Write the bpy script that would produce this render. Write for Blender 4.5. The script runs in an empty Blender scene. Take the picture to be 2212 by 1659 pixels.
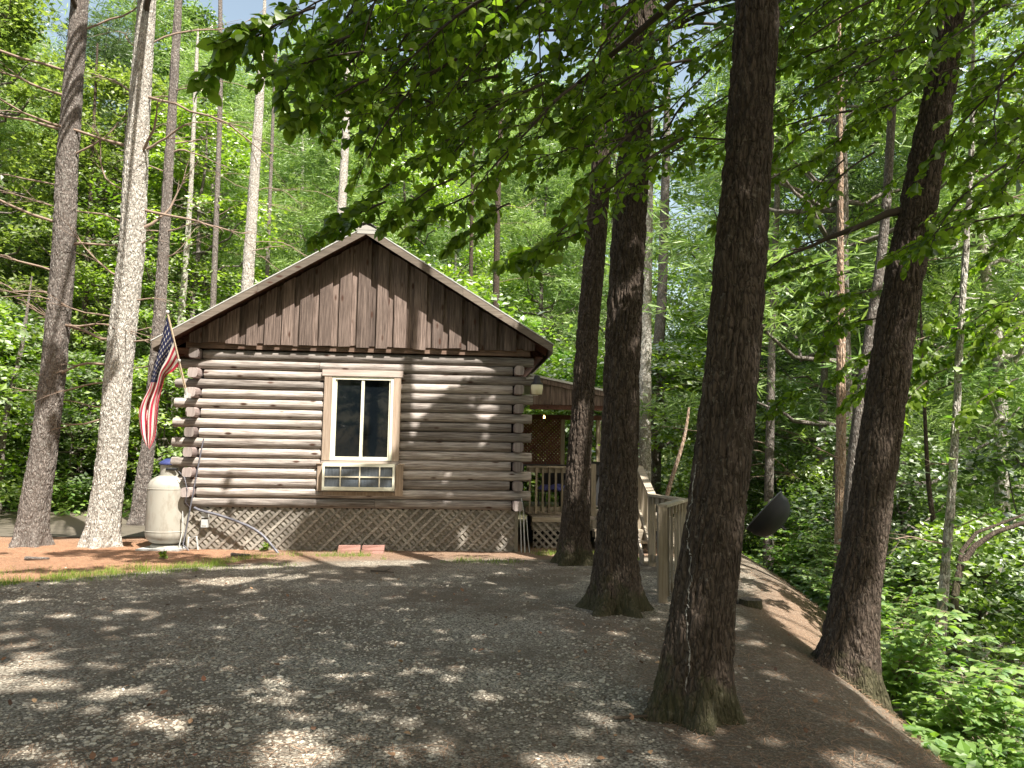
import bpy, math, random
import numpy as np
from mathutils import Vector, Matrix
random.seed(7); RNG = np.random.default_rng(11)
R = math.radians
scene = bpy.context.scene; COL = scene.collection

# ------------------------------------------------------------------ camera
F = 1650.0; CH = 1.6; PITCH = R(5.56); ROLL = R(0.9)
_f = np.array([0, math.cos(PITCH), math.sin(PITCH)]); _x = np.array([1., 0, 0]); _u = np.cross(_x, _f)
_r = math.cos(ROLL)*_x + math.sin(ROLL)*_u; _up = -math.sin(ROLL)*_x + math.cos(ROLL)*_u
cam = bpy.data.objects.new('camera', bpy.data.cameras.new('camera')); COL.objects.link(cam)
m3 = Matrix((tuple(_r), tuple(_up), tuple(-_f))).transposed()
cam.matrix_world = Matrix.Translation((0, 0, CH)) @ m3.to_4x4()
cam.data.sensor_width = 36; cam.data.lens = F/2212*36; cam.data.clip_end = 2000; cam.data.clip_start = .05
scene.camera = cam
# ------------------------------------------------------------------ light
SUN_AZ = R(35.5); SUN_EL = R(56)      # azimuth from -Y towards +X
LS = np.array([math.sin(SUN_AZ)*math.cos(SUN_EL), -math.cos(SUN_AZ)*math.cos(SUN_EL), math.sin(SUN_EL)])
world = bpy.data.worlds.new('World'); scene.world = world; world.use_nodes = True
wn = world.node_tree.nodes; wl = world.node_tree.links
bg = wn['Background']; sky = wn.new('ShaderNodeTexSky'); sky.sky_type = 'NISHITA'; sky.sun_disc = False
sky.sun_elevation = SUN_EL; sky.sun_rotation = math.atan2(LS[0], LS[1]); sky.dust_density = 2.0; sky.air_density = 1.0
tint = wn.new('ShaderNodeMix'); tint.data_type = 'RGBA'; tint.blend_type = 'MULTIPLY'; tint.inputs[0].default_value = 1; tint.inputs[7].default_value = (1.18, 1.0, .75, 1); wl.new(sky.outputs[0], tint.inputs[6]); wl.new(tint.outputs[2], bg.inputs[0]); bg.inputs[1].default_value = 0.125
sd = bpy.data.lights.new('sun', 'SUN'); sd.energy = 5.0; sd.angle = R(0.53); sd.color = (1, .95, .87)
so = bpy.data.objects.new('sun', sd); COL.objects.link(so)
so.rotation_euler = Vector(LS).to_track_quat('Z', 'Y').to_euler(); so.location = (20, -30, 40)
scene.view_settings.view_transform = 'Standard'; scene.view_settings.look = 'None'
scene.view_settings.exposure = 1.5; scene.view_settings.gamma = 1
scene.render.engine = 'CYCLES'
scene.cycles.max_bounces = 7; scene.cycles.diffuse_bounces = 4; scene.cycles.transmission_bounces = 4
scene.cycles.glossy_bounces = 2; scene.cycles.caustics_reflective = False; scene.cycles.caustics_refractive = False

# pixel helpers (pixels of the photograph at 2212 wide)
def ray(U, V): return _f + _r*(U-1106)/F - _up*(V-829.5)/F
def P(U, V, Y):
    d = ray(U, V); return np.array([0, 0, CH]) + d*Y/d[1]
def G(U, V, z=0.):
    d = ray(U, V); return np.array([0, 0, CH]) + d*(z-CH)/d[2]

# ------------------------------------------------------------------ noise
_T = RNG.random((64, 64, 64)).astype(np.float32)
def vnoise(p):
    p = np.asarray(p, dtype=np.float64); i = np.floor(p).astype(int); f = p-i; f = f*f*(3-2*f); i &= 63; j = (i+1) & 63
    x0, y0, z0 = i[..., 0], i[..., 1], i[..., 2]; x1, y1, z1 = j[..., 0], j[..., 1], j[..., 2]
    fx, fy, fz = f[..., 0], f[..., 1], f[..., 2]
    a = _T[x0, y0, z0]*(1-fx)+_T[x1, y0, z0]*fx; b = _T[x0, y1, z0]*(1-fx)+_T[x1, y1, z0]*fx
    c = _T[x0, y0, z1]*(1-fx)+_T[x1, y0, z1]*fx; d = _T[x0, y1, z1]*(1-fx)+_T[x1, y1, z1]*fx
    return (a*(1-fy)+b*fy)*(1-fz)+(c*(1-fy)+d*fy)*fz
def fbm(p, o=3):
    s = 0; a = .5; p = np.asarray(p, float)
    for k in range(o): s = s+a*vnoise(p*2**k+17.3*k); a *= .5
    return s

# ------------------------------------------------------------------ object helpers
def tag(o, label=None, cat=None, group=None, kind=None):
    if label: o['label'] = label
    if cat: o['category'] = cat
    if group: o['group'] = group
    if kind: o['kind'] = kind
    return o
def thing(name, label, cat, loc=(0, 0, 0), rz=0, group=None):
    o = bpy.data.objects.new(name, None); COL.objects.link(o); o.location = tuple(float(v) for v in loc); o.rotation_euler = (0, 0, rz)
    return tag(o, label, cat, group)
class MB:
    """collects vertices and faces; 'v' is a per-vertex random tone"""
    def __init__(s): s.V = []; s.Fc = []; s.n = 0; s.A = []; s.M = []
    def add(s, verts, faces, v=None, mi=0):
        verts = np.asarray(verts, float).reshape(-1, 3)
        s.V.append(verts); v = random.random() if v is None else v
        s.A.append(np.broadcast_to(np.asarray(v, float), (len(verts),)))
        if isinstance(faces, np.ndarray): s.Fc.append(faces+s.n); s.M.append(np.full(len(faces), mi))
        else:
            for f in faces: s.Fc.append(np.array([f])+s.n); s.M.append(np.array([mi]))
        s.n += len(verts); return s
    def box(s, a, b, v=None, mi=0, jit=0):
        x0, y0, z0 = a; x1, y1, z1 = b
        vv = np.array([[x0, y0, z0], [x1, y0, z0], [x1, y1, z0], [x0, y1, z0], [x0, y0, z1], [x1, y0, z1], [x1, y1, z1], [x0, y1, z1]], float)
        if jit: vv += RNG.normal(0, jit, vv.shape)
        return s.add(vv, BOXF, v, mi)
    def bar(s, p, q, w, h, up=(0, 0, 1), v=None, mi=0):
        p = np.array(p, float); q = np.array(q, float); d = q-p; d /= np.linalg.norm(d)
        sd_ = np.cross(d, up); sd_ /= np.linalg.norm(sd_); u = np.cross(sd_, d)
        vv = [e+sx*sd_*w/2+su*u*h/2 for su in (-1, 1) for e, sx in ((p, -1), (q, -1), (q, 1), (p, 1))]
        return s.add(vv, BOXF, v, mi)
    def tube(s, pts, rad, n=8, v=None, mi=0, cap=True):
        pts = np.array(pts, float); k = len(pts); rad = np.broadcast_to(np.asarray(rad, float), (k,))
        t = np.gradient(pts, axis=0); t /= np.linalg.norm(t, axis=1)[:, None]+1e-9
        ref = np.array([0, 0, 1.]) if abs(t[:, 2]).mean() < .8 else np.array([1., 0, 0])
        a = np.cross(t, ref); a /= np.linalg.norm(a, axis=1)[:, None]+1e-9; b = np.cross(t, a)
        th = np.arange(n)*2*np.pi/n
        vv = pts[:, None]+rad[:, None, None]*(np.cos(th)[None, :, None]*a[:, None]+np.sin(th)[None, :, None]*b[:, None])
        s.add(vv.reshape(-1, 3), gridf(k, n, True), v, mi)
        if cap:
            for row in (0, k-1):
                s.add(vv[row], [list(range(n)) if row else list(range(n))[::-1]], v if v is not None else .5, mi)
        return s
    def grid(s, vv, v=None, mi=0, wrap=False):
        a, b = vv.shape[:2]; return s.add(vv.reshape(-1, 3), gridf(a, b, wrap), v, mi)
    def lathe(s, prof, c=(0, 0, 0), n=32, v=None, mi=0):
        prof = np.array(prof, float); th = np.arange(n)*2*np.pi/n
        vv = np.stack([prof[:, 0:1]*np.cos(th)+c[0], prof[:, 0:1]*np.sin(th)+c[1], np.repeat(prof[:, 1:2], n, 1)+c[2]], -1)
        return s.grid(vv, v, mi, True)
    def build(s, name, mat, parent=None, smooth=False, world_verts=True, extra=None):
        V = np.concatenate(s.V); A = np.concatenate(s.A)
        if parent is not None and world_verts:
            V = V-np.array(parent_loc(parent))
        me = bpy.data.meshes.new(name); me.vertices.add(len(V)); me.vertices.foreach_set('co', V.astype(np.float32).ravel())
        tot = np.concatenate([np.full(len(f), f.shape[1]) for f in s.Fc]); loops = np.concatenate([f.ravel() for f in s.Fc])
        me.loops.add(len(loops)); me.loops.foreach_set('vertex_index', loops.astype(np.int32))
        me.polygons.add(len(tot)); st = np.concatenate([[0], np.cumsum(tot)[:-1]])
        me.polygons.foreach_set('loop_start', st.astype(np.int32))
        me.polygons.foreach_set('material_index', np.concatenate(s.M).astype(np.int32))
        me.polygons.foreach_set('use_smooth', np.full(len(tot), smooth))
        at = me.attributes.new('v', 'FLOAT', 'POINT'); at.data.foreach_set('value', A.astype(np.float32))
        if extra:
            for k, arr in extra.items():
                at = me.attributes.new(k, 'FLOAT', 'POINT'); at.data.foreach_set('value', np.asarray(arr, np.float32))
        for m in (mat if isinstance(mat, (list, tuple)) else [mat]): me.materials.append(m)
        me.update(calc_edges=True); me.validate()
        o = bpy.data.objects.new(name, me); COL.objects.link(o)
        if parent is not None: o.parent = parent
        return o
def parent_loc(p):
    l = Vector((0, 0, 0))
    while p is not None: l = l+p.location; p = p.parent
    return l
BOXF = np.array([[0, 3, 2, 1], [4, 5, 6, 7], [0, 1, 5, 4], [1, 2, 6, 5], [2, 3, 7, 6], [3, 0, 4, 7]])
def gridf(a, b, wrap=False):
    i = np.arange(a-1)[:, None]; j = np.arange(b if wrap else b-1)[None]; j2 = (j+1) % b
    return np.stack([i*b+j, i*b+j2, (i+1)*b+j2, (i+1)*b+j], -1).reshape(-1, 4)
def copy_tree(o, parent=None):
    c = o.copy(); COL.objects.link(c); c.parent = parent
    for ch in list(o.children): copy_tree(ch, c)
    return c

# ------------------------------------------------------------------ materials
def mat(name):
    m = bpy.data.materials.new(name); m.use_nodes = True; nt = m.node_tree
    b = nt.nodes['Principled BSDF']; return m, nt, b
def N(nt, t, **kw):
    n = nt.nodes.new('ShaderNode'+t)
    for k, v in kw.items():
        if k.startswith('i_'):
            key = k[2:]; key = int(key) if key.isdigit() else key
            n.inputs[key].default_value = v
        else: setattr(n, k, v)
    return n
def ramp(nt, src, stops):
    r = nt.nodes.new('ShaderNodeValToRGB'); e = r.color_ramp.elements
    while len(e) < len(stops): e.new(.5)
    for i, (p, c) in enumerate(stops): e[i].position = p; e[i].color = (c if len(c) == 4 else (*c, 1))
    nt.links.new(src, r.inputs[0]); return r.outputs[0]
def mixc(nt, f, a, b, mode='MIX'):
    n = nt.nodes.new('ShaderNodeMix'); n.data_type = 'RGBA'; n.blend_type = mode
    for s, x in ((n.inputs[0], f), (n.inputs[6], a), (n.inputs[7], b)):
        if isinstance(x, (int, float)): s.default_value = x
        elif isinstance(x, tuple): s.default_value = (*x, 1)
        else: nt.links.new(x, s)
    return n.outputs[2]
def mth(nt, op, a, b=None, c=None):
    n = nt.nodes.new('ShaderNodeMath'); n.operation = op
    for i, x in enumerate((a, b, c)):
        if x is None: continue
        if isinstance(x, (int, float)): n.inputs[i].default_value = x
        else: nt.links.new(x, n.inputs[i])
    return n.outputs[0]
def coords(nt, scale=(1, 1, 1), kind='Object'):
    t = N(nt, 'TexCoord'); mp = N(nt, 'Mapping'); mp.inputs['Scale'].default_value = scale
    nt.links.new(t.outputs[kind], mp.inputs[0]); return mp.outputs[0]
def noise(nt, co, sc, det=3, rough=.55, out=0):
    n = N(nt, 'TexNoise'); n.inputs['Scale'].default_value = sc; n.inputs['Detail'].default_value = det
    n.inputs['Roughness'].default_value = rough; nt.links.new(co, n.inputs['Vector']); return n.outputs[out]
def attr(nt, name='v'):
    a = N(nt, 'Attribute', attribute_name=name); return a.outputs['Fac']
def bump(nt, b, h, st=.5, d=.01):
    n = N(nt, 'Bump'); n.inputs['Strength'].default_value = st; n.inputs['Distance'].default_value = d
    nt.links.new(h, n.inputs['Height']); nt.links.new(n.outputs[0], b.inputs['Normal'])
def plain(name, col, rough=.6, metal=0, spec=.5):
    m, nt, b = mat(name); co = coords(nt); n = noise(nt, co, 9)
    nt.links.new(mixc(nt, n, tuple(c*.82 for c in col), tuple(min(1, c*1.15) for c in col)), b.inputs[0])
    b.inputs['Roughness'].default_value = rough; b.inputs['Metallic'].default_value = metal; return m
def wood(name, dark, light, axis='x', sc=1., knots=True, rough=.85):
    m, nt, b = mat(name); a = attr(nt)
    s = {'x': (1.6, 34, 34), 'y': (34, 1.6, 34), 'z': (34, 34, 1.6)}[axis]
    t = N(nt, 'TexCoord'); comb = N(nt, 'CombineXYZ'); off = mth(nt, 'MULTIPLY', a, 37.)
    for i in range(3): nt.links.new(off, comb.inputs[i])
    add = N(nt, 'VectorMath', operation='ADD'); nt.links.new(t.outputs['Object'], add.inputs[0]); nt.links.new(comb.outputs[0], add.inputs[1])
    mp = N(nt, 'Mapping'); mp.inputs['Scale'].default_value = tuple(q*sc for q in s); nt.links.new(add.outputs[0], mp.inputs[0])
    g = noise(nt, mp.outputs[0], 1.4, 5, .65)
    mp2 = N(nt, 'Mapping'); mp2.inputs['Scale'].default_value = tuple({True: 1.1, False: 3.}[q < 5] for q in s); nt.links.new(add.outputs[0], mp2.inputs[0])
    big = noise(nt, mp2.outputs[0], 1.3, 3)
    c = ramp(nt, g, [(.3, dark), (.52, tuple((x+y)/2 for x, y in zip(dark, light))), (.7, light)])
    c = mixc(nt, mth(nt, 'MULTIPLY', big, .55), c, tuple(x*.72 for x in dark))
    tone = mth(nt, 'MULTIPLY_ADD', a, .62, .66)
    cm = N(nt, 'CombineXYZ')
    for i in range(3): nt.links.new(tone, cm.inputs[i])
    c = mixc(nt, 1., c, cm.outputs[0], 'MULTIPLY')
    if knots:
        mp3 = N(nt, 'Mapping'); mp3.inputs['Scale'].default_value = {'x': (2.2, 6, 6), 'y': (6, 2.2, 6), 'z': (6, 6, 2.2)}[axis]
        nt.links.new(add.outputs[0], mp3.inputs[0]); vo = N(nt, 'TexVoronoi'); vo.inputs['Scale'].default_value = 1.; nt.links.new(mp3.outputs[0], vo.inputs['Vector'])
        k = ramp(nt, vo.outputs['Distance'], [(.08, (1, 1, 1)), (.17, (0, 0, 0))])
        c = mixc(nt, k, c, (.06, .03, .02))
    nt.links.new(c, b.inputs[0]); b.inputs['Roughness'].default_value = rough
    b.inputs['Specular IOR Level'].default_value = .25
    bump(nt, b, g, .55, .006); return m
def bark(name, dark, light, lichen=None, sc=1., lich=.5, moss=False):
    m, nt, b = mat(name); co = coords(nt, (sc, sc, sc*.28)); co2 = coords(nt)
    vo = N(nt, 'TexVoronoi'); vo.feature = 'DISTANCE_TO_EDGE'; vo.inputs['Scale'].default_value = 26
    nn = noise(nt, co, 8, 4, .6, 1); mx = mixc(nt, .12, co, nn, 'ADD'); nt.links.new(mx, vo.inputs['Vector'])
    g = noise(nt, co, 30, 5, .7)
    h = mth(nt, 'MULTIPLY_ADD', vo.outputs['Distance'], 2.2, mth(nt, 'MULTIPLY', g, .7))
    c = ramp(nt, h, [(.22, dark), (.75, light)])
    c = mixc(nt, ramp(nt, noise(nt, co2, 3.2, 4), [(.4, (0, 0, 0)), (.65, (1, 1, 1))]), c, mixc(nt, .55, c, tuple(x*.55 for x in light)))
    if lichen:
        l = ramp(nt, noise(nt, co2, 22, 5, .75), [(lich, (0, 0, 0)), (lich+.08, (1, 1, 1))])
        c = mixc(nt, mth(nt, 'MULTIPLY', l, .8), c, lichen)
    if moss:
        sp = N(nt, 'SeparateXYZ'); nt.links.new(co2, sp.inputs[0])
        f = mth(nt, 'ADD', mth(nt, 'MULTIPLY', sp.outputs[2], -1.5), mth(nt, 'MULTIPLY', noise(nt, co2, 5, 5, .7), 1.9))
        c = mixc(nt, mth(nt, 'MULTIPLY', ramp(nt, f, [(.45, (0, 0, 0)), (.75, (1, 1, 1))]), .4), c, (.055, .065, .022))
    nt.links.new(c, b.inputs[0]); b.inputs['Roughness'].default_value = .95; b.inputs['Specular IOR Level'].default_value = .15
    bump(nt, b, h, .9, .02); return m
def leafm(name, dark, light, trans=.45, gloss=.12, tcol=None):
    m, nt, b = mat(name); nt.nodes.remove(b); out = nt.nodes['Material Output']
    c = ramp(nt, attr(nt), [(0, dark), (1, light)])
    d = N(nt, 'BsdfDiffuse'); t = N(nt, 'BsdfTranslucent'); g = N(nt, 'BsdfGlossy'); g.inputs['Roughness'].default_value = .42
    nt.links.new(c, d.inputs[0])
    tc = mixc(nt, 1., c, tcol or (1.35, 1.5, .6), 'MULTIPLY'); nt.links.new(tc, t.inputs[0])
    m1 = N(nt, 'MixShader'); m1.inputs[0].default_value = trans; nt.links.new(d.outputs[0], m1.inputs[1]); nt.links.new(t.outputs[0], m1.inputs[2])
    m2 = N(nt, 'MixShader'); fr = N(nt, 'Fresnel'); fr.inputs[0].default_value = 1.35
    nt.links.new(mth(nt, 'MULTIPLY', fr.outputs[0], gloss*6), m2.inputs[0])
    nt.links.new(m1.outputs[0], m2.inputs[1]); nt.links.new(g.outputs[0], m2.inputs[2]); nt.links.new(m2.outputs[0], out.inputs[0])
    return m

M = {}
M['log'] = wood('weathered_log', (.085, .062, .05), (.66, .60, .55), 'x')
M['log_y'] = wood('weathered_log_side', (.15, .11, .10), (.46, .38, .36), 'y')
M['log_end'] = wood('log_end_grain', (.16, .13, .12), (.46, .40, .37), 'z', .6, False)
M['siding'] = wood('gable_board_wood', (.05, .034, .027), (.33, .25, .21), 'z')
M['siding_x'] = wood('header_beam_wood', (.07, .045, .032), (.30, .20, .15), 'x')
M['fascia'] = wood('fascia_wood', (.11, .088, .07), (.27, .225, .18), 'x')
M['soffit'] = wood('soffit_wood', (.11, .05, .035), (.24, .12, .09), 'y')
M['lattice'] = wood('lattice_wood', (.17, .15, .125), (.44, .40, .345), 'x', .6, False)
M['deckwood'] = wood('deck_wood', (.19, .155, .11), (.46, .39, .29), 'z', 1, False)
M['deckwood_y'] = wood('deck_board_wood', (.22, .18, .14), (.50, .44, .38), 'y', 1, False)
M['deckwood_x'] = wood('deck_rail_wood', (.22, .18, .13), (.50, .44, .35), 'x', 1, False)
M['trim'] = wood('window_trim_wood', (.26, .19, .14), (.52, .42, .33), 'z', 1, False)
M['trim_x'] = wood('window_head_trim_wood', (.30, .24, .21), (.58, .50, .44), 'x', 1, False)
M['vinyl'] = plain('cream_vinyl', (.70, .68, .55), .4)
M['shingle'] = plain('roof_shingle', (.13, .13, .12), .9)
M['flash'] = plain('weathered_flashing', (.33, .32, .29), .6)
M['metal'] = plain('galvanised_metal', (.55, .55, .53), .4, .3)
m, nt, b = mat('tank_paint'); co = coords(nt, (1, 1, .35)); f = ramp(nt, noise(nt, co, 7, 6, .7), [(.5, (0, 0, 0)), (.72, (1, 1, 1))])
nt.links.new(mixc(nt, mth(nt, 'MULTIPLY', f, .6), mixc(nt, noise(nt, co, 3), (.29, .275, .235), (.36, .345, .30)), (.17, .13, .09)), b.inputs[0]); b.inputs['Roughness'].default_value = .5; M['tank'] = m
M['blue'] = plain('blue_plastic', (.03, .04, .14), .5)
M['cushion'] = plain('blue_cushion_cloth', (.05, .06, .22), .9)
M['black'] = plain('black_enamel', (.005, .005, .006), .7)
M['darkmetal'] = plain('dark_metal', (.03, .03, .035), .5, .3)
M['grey_pipe'] = plain('grey_conduit', (.10, .10, .12), .45)
M['grey_box'] = plain('grey_utility_box', (.42, .43, .42), .5)
M['dark'] = plain('dark_interior', (.012, .012, .014), .9)
M['rope'] = plain('pale_twine', (.5, .42, .28), .8)
M['pole'] = plain('flagpole_wood', (.50, .38, .27), .6)
M['red'] = plain('flag_red', (.42, .02, .05), .8); M['white'] = plain('flag_white', (.72, .68, .62), .8); M['navy'] = plain('flag_navy', (.015, .02, .075), .8)
M['brick'] = plain('red_brick', (.30, .16, .13), .9)
M['road'] = plain('road_gravel', (.10, .085, .062), .95)
M['curtain'] = plain('fluted_grey_panel', (.13, .16, .2), .5)
m, nt, b = mat('window_glass'); b.inputs[0].default_value = (.004, .006, .008, 1); b.inputs['Roughness'].default_value = .03; b.inputs['IOR'].default_value = 1.33
bump(nt, b, noise(nt, coords(nt), 2.5, 1), .12, .01); M['glass'] = m
m, nt, b = mat('lamp_lens'); b.inputs[0].default_value = (.75, .7, .5, 1); b.inputs['Roughness'].default_value = .3; M['lens'] = m
m, nt, b = mat('glowing_bulb'); b.inputs[0].default_value = (1, .7, .3, 1); b.inputs['Emission Color'].default_value = (1, .55, .15, 1); b.inputs['Emission Strength'].default_value = 12; M['bulb'] = m
M['bark_dark'] = bark('dark_pine_bark', (.014, .011, .009), (.095, .072, .056), (.16, .14, .115), lich=.58, sc=1.2, moss=True)
M['bark_mid'] = bark('grey_brown_bark', (.045, .038, .034), (.21, .18, .16), (.30, .29, .265), lich=.54, sc=1.4)
M['bark_pale'] = bark('pale_lichen_bark', (.07, .06, .05), (.46, .42, .37), (.58, .57, .52), lich=.5, sc=1.4)
M['bark_orange'] = bark('peeling_orange_bark', (.12, .08, .05), (.42, .30, .22), (.5, .45, .4), lich=.55)
M['twig'] = plain('dead_twig', (.22, .16, .12), .9); M['twig_dark'] = plain('dark_twig', (.05, .037, .025), .9)
M['leaf_near'] = leafm('near_leaf', (.07, .125, .016), (.24, .34, .045), .64, .01)
M['leaf_shade'] = leafm('shade_leaf', (.03, .07, .015), (.07, .13, .025), .2, .05)
M['leaf_far'] = leafm('forest_leaf', (.07, .11, .03), (.31, .38, .12), .52, .03)
M['leaf_lime'] = leafm('lime_leaf', (.10, .19, .025), (.32, .43, .07), .5, .08)
M['leaf_deep'] = leafm('deep_green_leaf', (.04, .08, .028), (.18, .26, .085), .45, .05)
M['leaf_pine'] = leafm('pine_needle', (.11, .20, .055), (.34, .45, .18), .4, .03)
M['leaf_shrub'] = leafm('shrub_leaf', (.09, .21, .035), (.30, .43, .09), .48, .04)
M['grass'] = leafm('grass_blade', (.10, .17, .02), (.28, .38, .07), .4, .05)
m, nt, b = mat('gravel_stone'); a = attr(nt)
nt.links.new(ramp(nt, a, [(0, (.13, .118, .098)), (.5, (.36, .32, .255)), (.85, (.46, .415, .335)), (1, (.54, .495, .41))]), b.inputs[0]); b.inputs['Roughness'].default_value = .9; M['stone'] = m
m, nt, b = mat('needle_litter'); a = attr(nt)
nt.links.new(ramp(nt, a, [(0, (.11, .065, .04)), (1, (.36, .22, .13))]), b.inputs[0]); b.inputs['Roughness'].default_value = .9; M['needle'] = m

# ground: attribute 'gravel' 1 = gravel yard, 'litter' 1 = orange needles, 'green' 1 = vegetated soil
m, nt, b = mat('yard_ground'); co = coords(nt, kind='Object')
vo = N(nt, 'TexVoronoi'); vo.inputs['Scale'].default_value = 58; nt.links.new(co, vo.inputs['Vector'])
vo2 = N(nt, 'TexVoronoi'); vo2.inputs['Scale'].default_value = 75; nt.links.new(co, vo2.inputs['Vector'])
sep = N(nt, 'SeparateColor'); nt.links.new(vo.outputs['Color'], sep.inputs[0])
gcol = ramp(nt, sep.outputs[0], [(0, (.18, .158, .125)), (.5, (.38, .34, .275)), (.85, (.50, .455, .37)), (1, (.60, .555, .465))])
gcol = mixc(nt, ramp(nt, vo.outputs['Distance'], [(.45, (0, 0, 0)), (.8, (1, 1, 1))]), gcol, (.09, .075, .057))
ndl = noise(nt, coords(nt, (1, 1, 1)), 120, 4, .8)
lit = ramp(nt, ndl, [(.34, (.12, .055, .03)), (.5, (.33, .17, .095)), (.68, (.56, .38, .25))]); lit = mixc(nt, ramp(nt, noise(nt, co, 2.3, 5, .7), [(.46, (0, 0, 0)), (.70, (.5, .5, .5))]), lit, (.20, .12, .075))
big = noise(nt, co, 1.1, 5, .62)
pn = ramp(nt, mth(nt, 'ADD', noise(nt, co, .75, 6, .66), mth(nt, 'MULTIPLY', noise(nt, co, 9, 3, .6), .16)), [(.48, (0, 0, 0)), (.66, (1, 1, 1))])
brown = ramp(nt, ndl, [(.3, (.06, .048, .036)), (.7, (.22, .175, .13))])
gm = mixc(nt, mth(nt, 'MULTIPLY', pn, .8), gcol, brown)
mixg = mth(nt, 'ADD', attr(nt, 'gravel'), mth(nt, 'MULTIPLY_ADD', noise(nt, co, 7, 5, .7), .9, -.45))
mixg = ramp(nt, mixg, [(.42, (0, 0, 0)), (.58, (1, 1, 1))])
soil = mixc(nt, big, (.10, .07, .045), (.17, .12, .08))
slope = mixc(nt, ramp(nt, noise(nt, co, 40, 4, .7), [(.45, (0, 0, 0)), (.6, (1, 1, 1))]), brown, mixc(nt, .5, gcol, brown))
base = mixc(nt, attr(nt, 'litter'), slope, lit)
base = mixc(nt, attr(nt, 'green'), base, mixc(nt, big, (.03, .04, .012), (.07, .075, .025)))
nt.links.new(mixc(nt, mixg, base, gm), b.inputs[0]); b.inputs['Roughness'].default_value = .95; b.inputs['Specular IOR Level'].default_value = .2
hh = mth(nt, 'ADD', mth(nt, 'MULTIPLY', vo.outputs['Distance'], -1.), mth(nt, 'MULTIPLY', vo2.outputs['Distance'], -.5))
bump(nt, b, mth(nt, 'ADD', hh, mth(nt, 'MULTIPLY', ndl, .8)), .8, .018); M['ground'] = m

# ------------------------------------------------------------------ terrain
def sstep(a, b, x): t = np.clip((x-a)/(b-a), 0, 1); return t*t*(3-2*t)
def edge_x(y): return np.interp(y, [-20, 3, 5, 6.8, 8.5, 10.5, 13, 17, 30, 60], [2.1, 1.95, 1.8, 2.05, 2.4, 3.2, 3.6, 4.0, 6, 8])
def hgt(x, y):
    x = np.asarray(x, float); y = np.asarray(y, float); s = np.maximum(x-edge_x(y), 0)
    drop = np.where(s < 1, .36*s*s, .36+.74*(s-1)); drop = np.where(drop > 4, 4+2.2*(1-np.exp(-(drop-4)/2.2)), drop)
    rise = .30*np.maximum(x-22, 0); rise = np.minimum(rise, 9)
    z = -drop+rise+.05*(fbm(np.stack([x*.5, y*.5, x*0], -1))-.45)*(np.clip((np.hypot(x, y-6)-3)/10, .5, 4))
    z = z+.012*(vnoise(np.stack([x*2.2, y*2.2, x*0+3], -1))-.5)
    z = z+np.where(y > 45, (y-45)*.05, 0)
    return z
def hz(x, y): return float(hgt(np.array([x]), np.array([y]))[0])
xs = np.concatenate([np.linspace(-300, -40, 14), np.linspace(-38, -13, 26), np.arange(-12.5, 7, .09), np.arange(7.2, 24, .5), np.linspace(25, 60, 20), np.linspace(70, 300, 12)])
ys = np.concatenate([np.linspace(-120, -10, 12), np.linspace(-9, 1.5, 12), np.arange(1.7, 15, .09), np.arange(15.2, 30, .4), np.linspace(31, 80, 30), np.linspace(90, 420, 14)])
X, Y = np.meshgrid(xs, ys); Z = hgt(X, Y)
bx = np.interp(X, [-40, -9, -6.0, -4.55, -3.6, -.6, .9, 2.3, 3], [7.2, 8.2, 9.35, 10.9, 11.55, 12.25, 12.35, 12.9, 13]); gravel = sstep(.35, -.35, Y-bx)*sstep(.5, -.6, X-edge_x(Y)-np.where(Y < 7.5, -.9, .2))*sstep(-13, -11, X)
litter = sstep(-.3, .5, Y-bx)*sstep(16, 13.2, Y)*sstep(3.2, 2.6, X)*sstep(-16, -11, X)
litter = litter*np.interp(X, [-5, -3], [1, .45])
litter = np.maximum(litter, .3*sstep(.8, .1, abs(X-edge_x(Y)-.75))*sstep(6.8, 7.6, Y)*sstep(12, 10, Y))
green = np.maximum(sstep(1.2, 2.2, X-edge_x(Y)), np.maximum(sstep(19, 23, Y), sstep(-13, -17, X)))
gmb = MB(); gmb.grid(np.stack([X, Y, Z], -1))
o = gmb.build('ground', M['ground'], smooth=True, extra={'gravel': gravel.ravel(), 'litter': litter.ravel(), 'green': green.ravel()}); tag(o, kind='structure')
# road beyond the left trees
rx = np.linspace(-34, -5.6, 70); rows = []
for k in np.linspace(0, 1, 12):
    yc = 14.6+k*(5.2+.0*rx)+.5*np.sin(rx*.25)+.04*(rx+12)**2*.5; rows.append(np.stack([rx, yc, hgt(rx, yc)+.012], -1))
rm = MB(); rm.grid(np.array(rows)); tag(rm.build('road', M['road'], smooth=True), kind='structure')

# ------------------------------------------------------------------ foliage builders
def rot_basis(nrm, ang):
    nrm = nrm/np.linalg.norm(nrm, axis=1)[:, None]; ref = np.where(abs(nrm[:, 2:3]) < .95, np.array([[0, 0, 1.]]), np.array([[1., 0, 0]]))
    a = np.cross(nrm, ref); a /= np.linalg.norm(a, axis=1)[:, None]; b = np.cross(nrm, a)
    c, s = np.cos(ang)[:, None], np.sin(ang)[:, None]; return a*c+b*s, -a*s+b*c, nrm
def leaves(mb, cen, nrm, size, asp=.55, v=None, mi=0, ang=None):
    """simple pointed leaf: one quad (rhombus) per leaf"""
    n = len(cen); ang = RNG.random(n)*6.28 if ang is None else ang; a, b, nn = rot_basis(nrm, ang); s = np.broadcast_to(size, (n,))[:, None]
    vv = np.stack([cen-a*s*.5, cen+b*s*asp*.5+nn*s*.06, cen+a*s*.5, cen-b*s*asp*.5+nn*s*.06], 1).reshape(-1, 3)
    v = RNG.random(n) if v is None else v
    mb.add(vv, np.arange(4*n).reshape(n, 4), np.repeat(v, 4), mi)
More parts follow.
